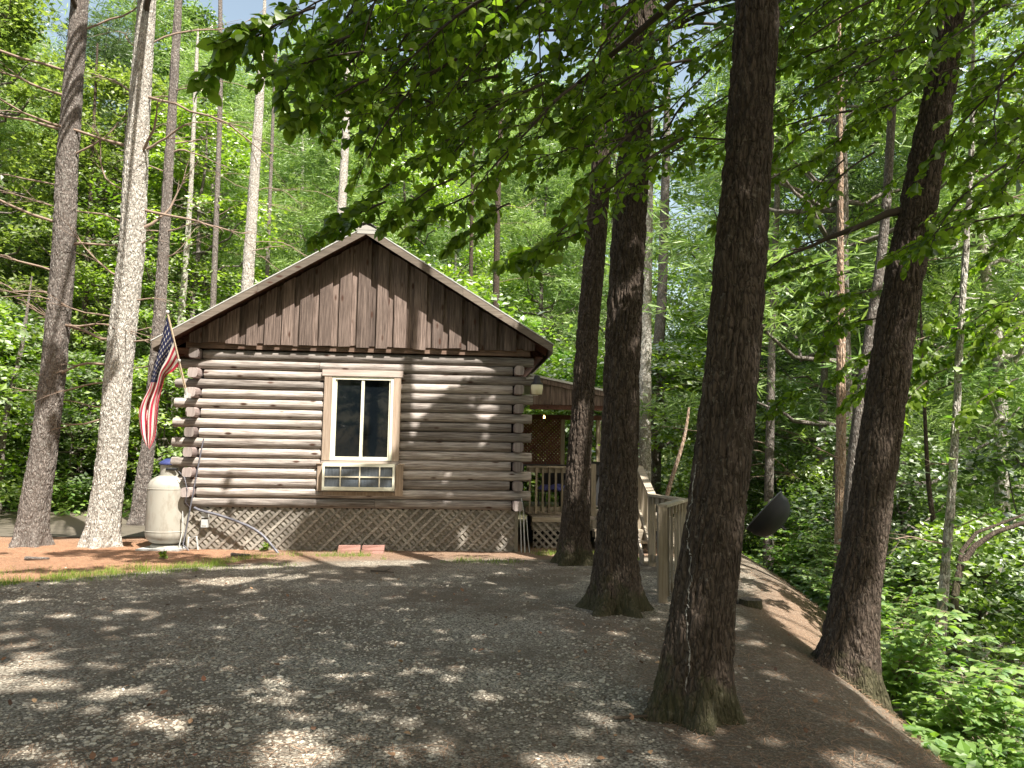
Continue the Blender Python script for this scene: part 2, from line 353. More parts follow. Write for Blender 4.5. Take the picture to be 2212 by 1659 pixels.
SH = np.array([[0, 0], [.10, .16], [.30, .29], [.55, .29], [.78, .17], [1, 0], [.78, -.17], [.55, -.29], [.30, -.29], [.10, -.16]])
def oval_leaves(mb, base, adir, nrm, size, v=None, curl=.25):
    """detailed oval leaf folded along its midrib"""
    n = len(base); adir = adir/np.linalg.norm(adir, axis=1)[:, None]; b = np.cross(nrm, adir); b /= np.linalg.norm(b, axis=1)[:, None]+1e-9; nn = np.cross(adir, b)
    s = np.broadcast_to(size, (n,))[:, None, None]
    jag = 1+RNG.normal(0, .07, (n, 10, 1)); cu = (curl*(RNG.random((n, 1, 1))-.3))
    t = SH[None, :, 0:1]; w = SH[None, :, 1:2]*jag
    vv = base[:, None]+s*(adir[:, None]*t+b[:, None]*w+nn[:, None]*(abs(w)*.35-cu*t*t))
    idx = np.arange(n)[:, None]*10
    f = np.concatenate([idx+np.array([[0, 1, 9, 9]])[:, :3]*1, idx+np.array([[4, 5, 6]])], 0)
    q = np.concatenate([idx+np.array([[1, 2, 8, 9]]), idx+np.array([[2, 3, 7, 8]]), idx+np.array([[3, 4, 6, 7]])], 0)
    v = RNG.random(n) if v is None else v; n0 = mb.n
    mb.add(vv.reshape(-1, 3), q, np.repeat(v, 10)); mb.Fc.append(f+n0); mb.M.append(np.zeros(len(f), int))

def trunk_mesh(path, nseg=14, nh=None, flare=0, amp=.012, seed=0, fine=False, roots=5, gz=None):
    """path: array of (x,y,z,r) from base up"""
    path = np.array(path, float); L = np.concatenate([[0], np.cumsum(np.linalg.norm(np.diff(path[:, :3], axis=0), axis=1))])
    nh = nh or int(L[-1]/.35)+4
    if fine: s = np.concatenate([np.linspace(0, min(7.5, L[-1]), 420), np.linspace(min(7.5, L[-1]), L[-1], 60)[1:]])
    else: s = np.concatenate([np.linspace(0, 1, 5)[:-1]*min(1., L[-1]*.2), np.linspace(min(1., L[-1]*.2), L[-1], nh)])
    c = np.stack([np.interp(s, L, path[:, k]) for k in range(4)], -1)
    if len(path) > 2:   # soften the corners of the path
        k = max(3, len(s)//12)|1; pad = np.pad(c, ((k//2, k//2), (0, 0)), mode='reflect', reflect_type='odd'); c = np.stack([np.convolve(pad[:, q], np.ones(k)/k, 'valid') for q in range(4)], -1)
    th = np.arange(nseg)*2*np.pi/nseg; hh = s[:, None]
    r = c[:, 3:4]*np.ones(nseg)*(.94 if fine else 1)-(amp*.3 if fine else 0)
    if flare:
        lob = .5+.5*np.cos(roots*th+seed*1.7+.6*np.sin(2*th+seed)); lob = lob[None]**1.5
        r = r*(1+flare*(np.exp(-hh/.35)*.38+np.exp(-hh/.16)*2.3*lob+np.exp(-hh/.45)*.5*lob))
    pp = np.stack([np.cos(th)[None]*np.ones_like(hh)*2.5+seed*3.1, np.sin(th)[None]*np.ones_like(hh)*2.5, hh*np.ones(nseg)*1.2], -1)
    r = r*(1+.10*(fbm(pp)-.45))
    if fine:
        circ = c[:, 3:4]*6.28
        q = np.stack([np.cos(th)[None]*circ*4.2+seed*5, np.sin(th)[None]*circ*4.2, hh*np.ones(nseg)*5.5], -1)
        n1 = abs(vnoise(q+1.5*vnoise(q*.6)[..., None])-.5)*2; q2 = q*2.3+9; n2 = abs(vnoise(q2)-.5)*2
        r = r+amp*(np.clip(n1*2.2, 0, 1)*.9+np.clip(n2*2, 0, 1)*.5-.7)
    vv = np.stack([c[:, 0:1]+r*np.cos(th), c[:, 1:2]+r*np.sin(th), c[:, 2:3]*np.ones(nseg)], -1)
    if gz is not None:   # let the flare follow sloping ground
        low = np.exp(-hh/.8); vv[..., 2] += low*(hgt(vv[..., 0], vv[..., 1])-gz)
    return vv, c
def branch_pts(p, d, L, droop=.15, n=7, wob=.06):
    p = np.array(p, float); d = np.array(d, float); d /= np.linalg.norm(d); pts = [p]
    for k in range(n-1):
        d = d+np.array([random.gauss(0, wob), random.gauss(0, wob), random.gauss(0, wob)-droop/n]); d /= np.linalg.norm(d); pts.append(pts[-1]+d*L/(n-1))
    return np.array(pts)
def dead_branch(p, d, L, r, twigs=6, droop=.25):
    mb = MB(); r = r*random.uniform(.55, 1.25); pts = branch_pts(p, d, L*random.uniform(.6, 1.1), droop, 9, .13); mb.tube(pts, np.linspace(r, r*.3, 9)*np.random.default_rng(int(L*1e6)).uniform(.85, 1.15, 9), 6)
    for k in range(twigs):
        i = random.randint(3, 8); q = pts[i]; dd = pts[i]-pts[i-1]; dd /= np.linalg.norm(dd)
        side = np.cross(dd, [0, 0, 1])*random.choice((-1, 1)); tw = branch_pts(q, dd*.8+side*random.uniform(.4, .9)+np.array([0, 0, random.gauss(0, .25)]), L*random.uniform(.12, .4), .2, 5, .12)
        mb.tube(tw, np.linspace(r*.32, r*.1, 5), 4)
        if random.random() < .5: mb.tube(branch_pts(tw[2], (tw[3]-tw[2])+side*.03+RNG.normal(0, .03, 3), L*.12, .1, 4, .1), np.linspace(r*.18, r*.08, 4), 3)
    return mb

def crown_mesh(kind, H, R0, z0, nclump, per, seed, leaf=.13, flat=.35):
    """foliage clumps on limbs, uneven outline; returns (limbs MB, leaves MB)"""
    rs = np.random.default_rng(seed); random.seed(seed); limbs = MB(); lv = MB(); nl = 26
    for k in range(nclump):
        t = rs.random()**.9; z = z0+t*(H-z0); prof = math.sin(math.pi*min(1, (.18+.8*t)))**.7 if kind != 'pine' else (1.05-t)**.8*.9+.1
        ang = rs.random()*6.283; rad = R0*prof*(.35+.75*rs.random()**.6); c = np.array([math.cos(ang)*rad, math.sin(ang)*rad, z])
        if k % 3 == 0:
            st = np.array([0, 0, max(.5, z-rad*.45)]); pts = np.array([st+(c-st)*q+np.array([0, 0, -.15*rad*math.sin(q*3.14)])+rs.normal(0, .05*rad, 3)*(0 < q < 1) for q in np.linspace(0, 1, 6)]); limbs.tube(pts, np.linspace(.035, .008, 6)*(1+.3*rad), 5, cap=False)
        n = int(per*(.5+rs.random())); cs = (.45+.55*rs.random())*(1.1 if kind != 'pine' else .8)
        tone = np.clip(rs.normal(.5, .22), 0, 1)
        if kind == 'pine':   # needle tufts: fans of narrow blades
            nt_ = n//5; tc = c+rs.normal(0, 1, (nt_, 3))*np.array([cs, cs, cs*.28]); tc[:, 2] -= .12*np.hypot(tc[:, 0]-c[0], tc[:, 1]-c[1])
            tc = np.repeat(tc, 6, 0); d = rs.normal(0, 1, (len(tc), 3))*np.array([1, 1, .55]); d /= np.linalg.norm(d, axis=1)[:, None]
            w = np.cross(d, rs.normal(0, 1, d.shape)); w /= np.linalg.norm(w, axis=1)[:, None]; s = leaf*(.8+.5*rs.random((len(tc), 1)))
            vv = np.stack([tc, tc+d*s*.5+w*s*.06, tc+d*s, tc+d*s*.5-w*s*.06], 1).reshape(-1, 3)
            lv.add(vv, np.arange(len(vv)).reshape(-1, 4), np.repeat(np.clip(tone+rs.normal(0, .2, len(tc)), 0, 1), 4))
        else:
            off = rs.normal(0, .5, (n, 3))*np.array([cs, cs, cs*flat]); off[:, 2] -= .25*np.hypot(off[:, 0], off[:, 1])
            nr = rs.normal(0, .42, (n, 3))+np.array([0, 0, 1]); nr[:, :2] += .2*c[:2]/(rad+.1)
            leaves(lv, c+off, nr, leaf*(.65+.7*rs.random(n)), .62, np.clip(tone+rs.normal(0, .2, n), 0, 1))
    return limbs, lv

def make_tree(name, label, cat, group, kind, H, R0, z0, tr, ncl, per, seed, leafmat, barkmat, leaf=.13, flat=.35):
    t = thing(name, label, cat, (0, 0, 0), 0, group)
    rs = np.random.default_rng(seed); zz = np.linspace(-.3, H*.97, 9); bend = np.cumsum(rs.normal(0, .10, (9, 2)), 0); bend -= bend[0]
    path = np.stack([bend[:, 0], bend[:, 1], zz, tr*(1-.85*np.linspace(0, 1, 9))], -1)
    vv, c = trunk_mesh(path, 12, flare=.35, seed=seed); tm = MB(); tm.grid(vv, .5, wrap=True)
    limbs, lv = crown_mesh(kind, H, R0, z0, ncl, per, seed, leaf, flat)
    for v_, f_ in zip(limbs.V, limbs.Fc): pass
    tm.V += limbs.V; tm.Fc += [f+tm.n for f in limbs.Fc]; tm.A += limbs.A; tm.M += limbs.M; tm.n += limbs.n
    tm.build('trunk', barkmat, t, True)
    lv.build('crown', leafmat, t)
    return t

# ------------------------------------------------------------------ background forest
GL = {'bl': ('forest trees left of the cabin', 'leafy broadleaf tree in the forest beyond the road left of the cabin'),
      'bc': ('forest trees behind the cabin', 'leafy broadleaf tree in the bright forest behind the cabin'),
      'br': ('forest trees down the right ravine', 'leafy broadleaf tree in the ravine right of the gravel yard'),
      'pl': ('pines left of the cabin', 'slender pine among the trees beyond the road on the left'),
      'pc': ('pines behind the cabin', 'pale green needled pine in the forest behind the cabin'),
      'pr': ('pines down the right ravine', 'slender pine standing in the ravine on the right'),
      'sl': ('saplings left of the cabin', 'leafy young tree in the undergrowth left of the cabin'),
      'sc': ('saplings behind the cabin', 'leafy young tree in the undergrowth behind the cabin'),
      'sr': ('saplings on the right slope', 'leafy young tree in the undergrowth on the right slope')}
protos = {}
for i, (lm, bm) in enumerate([('leaf_far', 'bark_mid'), ('leaf_lime', 'bark_mid'), ('leaf_deep', 'bark_dark')]):
    protos['b%d' % i] = ('broadleaf_tree', 'broadleaf tree', make_tree('broadleaf_tree', 'x', 'broadleaf tree', 'g', 'b', 15+i, 3.3, 2.2, .15+.03*i, 120, 150, 40+i, M[lm], M[bm], .17))
M['leaf_hemlock'] = leafm('dark_pine_needle', (.03, .06, .025), (.13, .19, .08), .3, .03)
for i in range(3):
    protos['p%d' % i] = ('pine_tree', 'pine tree', make_tree('pine_tree', 'x', 'pine tree', 'g', 'pine', 18+2*i, 3.2, 3.5, .17, 110, 260, 60+i, M['leaf_hemlock' if i == 2 else 'leaf_pine'], M['bark_pale' if i == 1 else 'bark_mid'], .26))
for i, lm in enumerate(['leaf_lime', 'leaf_shrub', 'leaf_deep']):
    protos['s%d' % i] = ('young_tree', 'young tree', make_tree('young_tree', 'x', 'young tree', 'g', 's', 4.2+.6*i, 1.7, .5, .04, 55, 110, 80+i, M[lm], M['bark_mid'], .14, .22))
used = set()
def plant(pk, x, y, sc, rz, z=None):
    nm, cat, pr = protos[pk]
    if pk in used: o = copy_tree(pr)
    else: o = pr; used.add(pk)
    side = 'l' if x < -.33*y-1.2 else ('r' if x > .13*y+1 else 'c'); g, lab = GL[pk[0]+side]
    o.location = (x, y, (hz(x, y) if z is None else z)-.05); o.rotation_euler = (0, 0, rz); o.scale = (sc, sc, sc*random.uniform(.92, 1.1))
    tag(o, lab, cat, g); return o
random.seed(21)
pts = []
def scatter(n, xr, yr, kinds, smin, smax, dmin, ok=lambda x, y: True):
    c = 0; tries = 0
    while c < n and tries < n*60:
        tries += 1; y = random.uniform(*yr); x = random.uniform(*xr)*y
        if not ok(x, y) or any((x-a)**2+(y-b)**2 < dmin*dmin for a, b in pts): continue
        pts.append((x, y)); plant(random.choice(kinds), x, y, random.uniform(smin, smax), random.uniform(0, 6.28)); c += 1
nocab = lambda x, y: not (-8 < x < 4.5 and y < 25)
LEFT, MID, RIGHT = (-.80, -.40), (-.40, .15), (.2, .85)
scatter(18, LEFT, (22.5, 38), ['b0', 'p1', 'p2', 'b1', 'p0', 'b0'], .8, 1.1, 2.6, nocab)
scatter(22, LEFT, (38, 62), ['b0', 'b2', 'p0', 'p1'], 1.3, 1.9, 3.4)
scatter(11, MID, (27, 42), ['p0', 'p1', 'b1', 'p1'], .85, 1.1, 2.7, nocab)
scatter(20, MID, (42, 66), ['p0', 'p1', 'p1', 'b1'], 1.2, 1.8, 3.6)
scatter(14, RIGHT, (15, 32), ['b0', 'p2', 'p0', 'b1', 'p1'], .8, 1.15, 2.6, lambda x, y: x > edge_x(y)+2.5)
scatter(18, RIGHT, (32, 62), ['b0', 'b2', 'p0', 'b1'], 1.1, 1.5, 4)
scatter(16, LEFT, (20.5, 30), ['s0', 's1', 's2', 's2'], .7, 1.1, 1.3, lambda x, y: x < -8.5)
scatter(12, MID, (23, 34), ['s0', 's1', 's0'], .9, 1.5, 1.6, nocab)
scatter(30, (.30, .85), (9.5, 22), ['s0', 's1', 's1', 's2', 's2'], .55, 1.0, 1.2, lambda x, y: x > edge_x(y)+2.2)
# the bright maple just behind the ridge and at the left edge
for (x, y, s, pk) in [(-1.9, 24, 1.75, 's0'), (.6, 27, 1.3, 's1'), (-13.2, 18.2, 1.25, 's0'), (-15.5, 21.5, 1.4, 's0'), (3.9, 20.5, 1.2, 's0')]:
    plant(pk, x, y, s, random.uniform(0, 6))
# far wood seen as one mass
fw = MB(); n = 52000
for a0, a1, y0, cnt in ((-.85, .95, 66, n),):
    d = RNG.uniform(66, 84, cnt); t = RNG.uniform(a0, a1, cnt); x = t*d; zt = 13+5*fbm(np.stack([x*.1, d*.1, d*0], -1)); z = hgt(x, d)+RNG.random(cnt)*zt
    leaves(fw, np.stack([x, d, z], -1), RNG.normal(0, .6, (cnt, 3))+np.array([.2, -.5, .8]), RNG.uniform(.4, .85, cnt), .7, np.clip(fbm(np.stack([x*.35, d*.35, z*.35], -1))*1.6-.25+RNG.normal(0, .15, cnt), 0, 1))
tag(fw.build('distant_woodland', M['leaf_far']), 'dense far off woodland closing the view behind the trees', 'woodland', kind='stuff')

# ------------------------------------------------------------------ ground cover
gc = MB(); n = 60000; y = RNG.uniform(4.5, 34, n)**1.0; x = RNG.uniform(.15, .95, n)*y+.8; k = (x > edge_x(y)+.75+1.1*fbm(np.stack([x*1.7, y*1.7, x*0+4], -1))+.3*RNG.random(n)) & (x < 26); x, y = x[k], y[k]
hh = np.abs(RNG.normal(0, .28, len(x)))*np.clip((x-edge_x(y)-1)/1.5, .15, 1)
leaves(gc, np.stack([x, y, hgt(x, y)+hh+.02], -1), RNG.normal(0, .35, (len(x), 3))+np.array([0, -.15, 1]), RNG.uniform(.07, .17, len(x)), .6, np.clip(fbm(np.stack([x, y, x*0], -1))*1.5-.2+RNG.normal(0, .15, len(x)), 0, 1))
n = 30000; y = RNG.uniform(19, 45, n); x = RNG.uniform(-.85, .3, n)*y; k = ~((x > -7.5) & (y < 24)); x, y = x[k], y[k]; hh = np.abs(RNG.normal(0, .3, len(x)))
leaves(gc, np.stack([x, y, hgt(x, y)+hh], -1), RNG.normal(0, .35, (len(x), 3))+np.array([0, -.15, 1]), RNG.uniform(.1, .24, len(x)), .6)
tag(gc.build('undergrowth', M['leaf_shrub']), 'low leafy ground cover spreading over the ravine slope and forest floor', 'undergrowth', kind='stuff')
# grass
gr = MB()
def blades(x, y, h, w, lean=.35):
    n = len(x); z = hgt(x, y); a = RNG.random(n)*6.28; dx = np.cos(a)*w; dy = np.sin(a)*w; l = RNG.normal(0, lean, (n, 2))*h[:, None]
    b0 = np.stack([x-dx, y-dy, z-.01], -1); b1 = np.stack([x+dx, y+dy, z-.01], -1); t = np.stack([x+l[:, 0], y+l[:, 1], z+h], -1)
    gr.add(np.stack([b0, b1, t], 1).reshape(-1, 3), np.arange(3*n).reshape(n, 3), np.repeat(RNG.random(n), 3))
n = 34000; x = RNG.uniform(-9.5, 2.2, n); bb = np.interp(x, [-9, -6.0, -4.55, -3.6, -.6, .9, 2.3], [8.6, 9.5, 10.9, 11.75, 12.35, 12.45, 12.7]); y = bb+RNG.normal(.12, .36, n)
mask = fbm(np.stack([x*1.6, y*1.6, x*0+5], -1)) > np.interp(x, [-9, -3.5, -2.5, 2], [.34, .38, .49, .54]); x, y = x[mask], y[mask]; blades(x, y, RNG.uniform(.02, .11, len(x))*(.4+1.1*fbm(np.stack([x*3, y*3, x*0], -1))), .0028)
tag(gr.build('grass', M['grass']), 'short sparse green grass along the edge of the gravel', 'grass', kind='stuff')
# gravel stones and needles
st = MB(); n = 62000
ico = np.array([[0, 0, .6], [.9, 0, .15], [.28, .85, .12], [-.75, .5, .16], [-.75, -.5, .1], [.28, -.85, .14], [.7, .5, -.3], [-.3, .8, -.3], [-.9, 0, -.3], [-.3, -.8, -.3], [.7, -.5, -.3]])
tf = np.array([[0, 1, 2], [0, 2, 3], [0, 3, 4], [0, 4, 5], [0, 5, 1], [1, 6, 2], [2, 7, 3], [3, 8, 4], [4, 9, 5], [5, 10, 1], [2, 6, 7], [3, 7, 8], [4, 8, 9], [5, 9, 10], [1, 10, 6]])
y = 3.3+7.5*RNG.random(n)**1.35; x = RNG.uniform(-.75, .62, n)*y; gv = sstep(.35, -.35, y-np.interp(x, [-9, -6.0, -4.55, -3.6, -.6], [8.2, 9.35, 10.9, 11.55, 12.25]))*sstep(.1, -.9, x-edge_x(y)+.5)
pat = fbm(np.stack([x*.9, y*.9, x*0+9], -1)); k = (RNG.random(n) < gv*1.0+.06) & (RNG.random(n) < np.interp(pat, [.3, .42, .52], [.9, .6, .12])) & (x < 2.7); x, y = x[k], y[k]; n = len(x)
s = RNG.lognormal(math.log(.0088), .38, n); ang = RNG.random(n)*6.28; sh = ico[None]*(s[:, None, None])*RNG.uniform(.7, 1.3, (n, 1, 3))*RNG.uniform(.85, 1.15, (n, 11, 3)); sh[..., 2] *= .7
c_, s_ = np.cos(ang)[:, None], np.sin(ang)[:, None]; sx = sh[..., 0]*c_-sh[..., 1]*s_; sy = sh[..., 0]*s_+sh[..., 1]*c_
vv = np.stack([sx+x[:, None], sy+y[:, None], sh[..., 2]+(hgt(x, y)+s*.18)[:, None]], -1)
st.add(vv.reshape(-1, 3), (np.arange(n)[:, None, None]*11+tf[None]).reshape(-1, 3), np.repeat(RNG.random(n), 11))
tag(st.build('gravel', M['stone']), 'loose grey gravel stones covering the yard', 'gravel', kind='stuff')
nd = MB(); n = 26000; y = 3.3+9*RNG.random(n)**1.2; x = RNG.uniform(-.75, .7, n)*y; pat = fbm(np.stack([x*.8, y*.8, x*0+2], -1)); k = (RNG.random(n) < np.interp(pat, [.42, .55], [.12, 1])) | (x > edge_x(y)-.9); k &= (x < edge_x(y)+1.4); x, y = x[k], y[k]; ex_ = RNG.uniform(-10.5, -1, 16000); ey_ = RNG.uniform(9.2, 14, 16000); k = (ey_ > np.interp(ex_, [-10, -6.0, -4.55, -3.6, -.6], [8.6, 9.6, 11, 11.9, 12.4])) & ~((ex_ > -5.5) & (ey_ > 12.9)); x = np.concatenate([x, ex_[k]]); y = np.concatenate([y, ey_[k]]); n = len(x)
a = RNG.random(n)*6.28; l = RNG.uniform(.03, .07, n); w = .0016; dx, dy = np.cos(a), np.sin(a); z = hgt(x, y)+RNG.uniform(.006, .02, n)
q = np.stack([np.stack([x-dx*l+dy*w*s1, y-dy*l-dx*w*s1, z], -1) if e == 0 else np.stack([x+dx*l+dy*w*s1, y+dy*l-dx*w*s1, z+.004], -1) for e, s1 in ((0, -1), (0, 1), (1, 1), (1, -1))], 1)
nd.add(q.reshape(-1, 3), np.arange(4*n).reshape(n, 4), np.repeat(RNG.random(n), 4)); tag(nd.build('pine_needles', M['needle']), 'fallen brown pine needles strewn over the gravel and slope', 'pine needles', kind='stuff')

ll = MB(); n = 420; y = 3.4+9*RNG.random(n); x = RNG.uniform(-.72, .5, n)*y; k = x < edge_x(y)+.5; x, y = x[k], y[k]; n = len(x)
a = RNG.random(n)*6.28; oval_leaves(ll, np.stack([x, y, hgt(x, y)+.018], -1), np.stack([np.cos(a), np.sin(a), RNG.normal(.1, .2, n)], -1), RNG.normal(0, .3, (n, 3))+[0, 0, 1], RNG.uniform(.025, .06, n), curl=-.6)
m, nt, b = mat('dry_leaf'); nt.links.new(ramp(nt, attr(nt), [(0, (.05, .025, .015)), (.6, (.20, .10, .05)), (.9, (.34, .22, .12)), (1, (.28, .05, .03))]), b.inputs[0]); b.inputs['Roughness'].default_value = .8; M['dry'] = m
tag(ll.build('leaf_litter', M['dry']), 'dry brown leaves scattered over the gravel', 'leaf litter', kind='stuff')

# ------------------------------------------------------------------ hand placed trees
TREES = {}; TVV = {}
def px_tree(key, name, label, cat, Y, rows, bark_, top=15., group=None, flare=.0, fine=False, seed=1, amp=.012, nseg=None, roots=5, basez=None, zlow=None):
    """rows: (U, V, width) down the trunk as the photograph shows it, all at the trunk's own distance"""
    pts = []
    for U, V, w in rows:
        p = P(U, V, Y); pts.append((p[0], p[1], p[2], w/2/F*Y))
    pts.sort(key=lambda q: q[2]); b = pts[0]; gz = hz(b[0], b[1]) if basez is None else basez
    sl = ((pts[1][0]-b[0])/(pts[1][2]-b[2]))*.6
    bx_ = b[0]-sl*(b[2]-gz+.1); pts.insert(0, (bx_, b[1], gz-.12, b[3]*1.03))
    t = pts[-1]; u = pts[-3]; dx = (t[0]-u[0])/(t[2]-u[2])
    if top > t[2]: pts.append((t[0]+dx*.5*(top-t[2]), t[1], top, t[3]*.3))
    root = thing(name, label, cat, (bx_, b[1], gz), 0, group)
    vv, c = trunk_mesh(pts, nseg or (180 if fine else 20), flare=flare, seed=seed, fine=fine, amp=amp, roots=roots, gz=gz if flare else None)
    TVV[key] = vv; mb = MB(); mb.grid(vv, .5, wrap=True); mb.build('trunk', bark_, root, True); TREES[key] = (root, c); return root, c
T1, c1 = px_tree('T1', 'pine_tree', 'largest dark trunked pine nearest the camera with white sap streaks', 'pine tree', 5.0, [(1644, -160, 100), (1638, 0, 100), (1618, 300, 108), (1597, 600, 119), (1570, 900, 124), (1548, 1100, 127), (1520, 1300, 138), (1500, 1440, 140)], M['bark_dark'], flare=.42, fine=True, seed=1, amp=.022)
T2, c2 = px_tree('T2', 'pine_tree', 'straight dark trunked pine between the nearest trunk and the porch', 'pine tree', 8.4, [(1388, 0, 68), (1375, 230, 72), (1358, 500, 79), (1344, 760, 82), (1340, 898, 82), (1336, 1035, 85), (1332, 1173, 91), (1330, 1240, 96)], M['bark_dark'], flare=.55, fine=True, seed=3, amp=.026)
T3, c3 = px_tree('T3', 'pine_tree', 'dark pine rising beside the right corner of the cabin', 'pine tree', 12.0, [(1316, 60, 36), (1300, 350, 46), (1280, 600, 50), (1266, 760, 51), (1258, 898, 51), (1248, 1035, 56), (1242, 1139, 62)], M['bark_dark'], flare=.5, fine=True, seed=5, amp=.028, roots=4)
T4, c4 = px_tree('T4', 'broadleaf_tree', 'leaning dark tree on the edge of the slope at right', 'broadleaf tree', 7.0, [(2058, 0, 62), (2036, 166, 66), (2010, 290, 76), (1990, 414, 82), (1956, 580, 84), (1935, 700, 86), (1911, 883, 88), (1874, 1123, 92), (1845, 1300, 100), (1835, 1400, 108)], M['bark_dark'], flare=.45, fine=True, seed=8, amp=.02, basez=-.42)
L1, cl1 = px_tree('L1', 'pine_tree', 'tall grey brown pine at the far left of the photo', 'pine tree', 13.2, [(173, 0, 40), (158, 182, 43), (144, 365, 47), (138, 547, 49), (116, 798, 52), (92, 990, 57), (72, 1106, 60)], M['bark_mid'], flare=.4, seed=2, fine=True, amp=.018)
L2, cl2 = px_tree('L2', 'pine_tree', 'pale lichen covered sunlit pine left of the propane tank', 'pine tree', 13.2, [(318, 0, 42), (304, 182, 45), (293, 365, 54), (285, 547, 56), (277, 605, 57), (256, 798, 59), (242, 990, 63), (225, 1120, 68)], M['bark_pale'], flare=.25, seed=4, fine=True, amp=.018)
L3, cl3 = px_tree('L3', 'pine_tree', 'slimmer pine whose trunk passes behind the flag', 'pine tree', 17.2, [(385, 0, 20), (376, 182, 20), (364, 365, 21), (353, 547, 25), (343, 700, 27), (322, 952, 29), (305, 1068, 34)], M['bark_mid'], flare=.35, seed=6, fine=True, amp=.02)
px_tree('B1', 'pine_tree', 'very thin bare trunk rising over the left roof slope', 'pine tree', 22, [(476, 0, 9), (476, 220, 11), (470, 400, 11), (461, 640, 13)], M['bark_mid'], seed=9)
px_tree('B2', 'pine_tree', 'straight grey pine trunk behind the middle of the left roof slope', 'pine tree', 21, [(572, 0, 18), (567, 120, 18), (560, 230, 20), (551, 365, 23), (538, 560, 27), (533, 640, 28)], M['bark_pale'], seed=10, fine=True, amp=.015)
px_tree('B3', 'pine_tree', 'thin dark stem just right of the straight grey trunk behind the roof', 'pine tree', 25, [(596, 100, 6), (584, 400, 8), (577, 600, 9)], M['bark_mid'], seed=11)
px_tree('B4', 'pine_tree', 'pale sunlit pine trunk rising just left of the roof ridge', 'pine tree', 24, [(755, 60, 14), (748, 260, 17), (740, 420, 19), (731, 560, 20)], M['bark_pale'], seed=12)
px_tree('B5', 'pine_tree', 'ivy wrapped dark trunk behind the right roof slope', 'pine tree', 26, [(1085, 200, 10), (1076, 400, 12), (1071, 660, 15)], M['bark_dark'], seed=13)
px_tree('B6', 'pine_tree', 'thin dark trunk right of the roof ridge', 'pine tree', 30, [(1022, 300, 7), (1017, 600, 9)], M['bark_dark'], seed=14)
px_tree('B7', 'pine_tree', 'bright sunlit pine trunk partly hidden by the dark middle trunk', 'pine tree', 18.5, [(1406, 100, 20), (1400, 400, 24), (1394, 700, 28), (1392, 1000, 30)], M['bark_pale'], seed=15, fine=True, amp=.015)
px_tree('B8', 'pine_tree', 'shaded pine trunk behind the stair railing of the deck', 'pine tree', 22, [(1440, 300, 18), (1430, 650, 22), (1421, 760, 25), (1413, 1000, 30)], M['bark_mid'], seed=16)
px_tree('B9', 'young_tree', 'small orange curved sapling stem behind the deck stairs', 'young tree', 14.5, [(1488, 880, 5), (1483, 925, 7), (1472, 970, 8), (1457, 1015, 9), (1443, 1058, 10)], M['bark_orange'], seed=17, top=.5)
px_tree('B10', 'dead_tree', 'straight peeling orange brown trunk between the two large right trunks', 'dead tree', 12, [(1816, 330, 11), (1815, 600, 16), (1816, 683, 19), (1817, 900, 21), (1815, 1120, 22), (1812, 1230, 23)], M['bark_orange'], seed=18, fine=True, amp=.012)
px_tree('B11', 'broadleaf_tree', 'second leaning trunk tucked behind the leaning dark tree', 'broadleaf tree', 10.5, [(1912, 500, 20), (1894, 627, 22), (1868, 800, 26), (1848, 960, 30), (1838, 1100, 34)], M['bark_mid'], seed=19)
B12, c12 = px_tree('B12', 'broadleaf_tree', 'thin sunlit vine covered trunk near the right edge', 'broadleaf tree', 8.2, [(2100, 300, 11), (2088, 518, 15), (2073, 737, 15), (2065, 900, 16), (2056, 1060, 18), (2040, 1250, 21), (2028, 1418, 24), (2022, 1560, 27)], M['bark_pale'], seed=20, top=9, fine=True, amp=.01)
px_tree('B13', 'pine_tree', 'dim slender trunk just right of the nearest big trunk', 'pine tree', 17, [(1680, 400, 12), (1668, 700, 15), (1662, 1000, 19), (1660, 1120, 20)], M['bark_mid'], seed=21)
px_tree('B14', 'pine_tree', 'dim slender trunk left of the peeling orange trunk', 'pine tree', 19, [(1790, 600, 12), (1777, 900, 15), (1770, 1100, 17)], M['bark_mid'], seed=22)
px_tree('B15', 'pine_tree', 'thin dark trunk behind the pines at the left edge', 'pine tree', 24, [(178, 800, 14), (176, 1000, 22), (172, 1070, 24)], M['bark_dark'], seed=23)
px_tree('B16', 'broadleaf_tree', 'dark sapling stem left of the vine covered trunk', 'broadleaf tree', 11, [(1990, 700, 6), (2000, 950, 8), (2006, 1060, 10), (2030, 1210, 12)], M['bark_dark'], seed=24, top=4)
px_tree('B17', 'broadleaf_tree', 'pale slanting trunk in the leaves at the left edge', 'broadleaf tree', 19, [(46, 760, 10), (20, 860, 11), (5, 960, 12), (0, 1050, 13)], M['bark_mid'], seed=25, top=6)
px_tree('B18', 'pine_tree', 'thin trunk with broken stubs over the left eave', 'pine tree', 23, [(426, 100, 8), (412, 420, 10), (402, 560, 13), (391, 690, 15)], M['bark_pale'], seed=26)

# white sap streak on T1, a child patch following the bark
sm = MB(); rb = []
for i in range(150):
    V = 1000+i*3.2; U = 1502+3*math.sin(i*.11)+1.5*math.sin(i*.43)-i*.16; w = .0008+.011*max(0., float(vnoise(np.array([i*.9, 3., 1.])))-.38)
    p = P(U, V, 5.0); z = p[2]; j = np.abs(TVV['T1'][:, :, 2]-z).sum(1).argmin(); ring = TVV['T1'][j]; fr_ = ring[:, 1] < 4.98; k = np.where(fr_)[0][np.abs(ring[fr_, 0]-p[0]*(4.86/5.0)).argmin()]
    q = ring[k]; rb.append([q+[-w, -.006, 0], q+[0, -.011, 0], q+[w, -.006, 0]])
sm.grid(np.array(rb))
M['sap'] = plain('white_sap', (.30, .275, .24), .8); sm.build('sap_streak', M['sap'], T1)

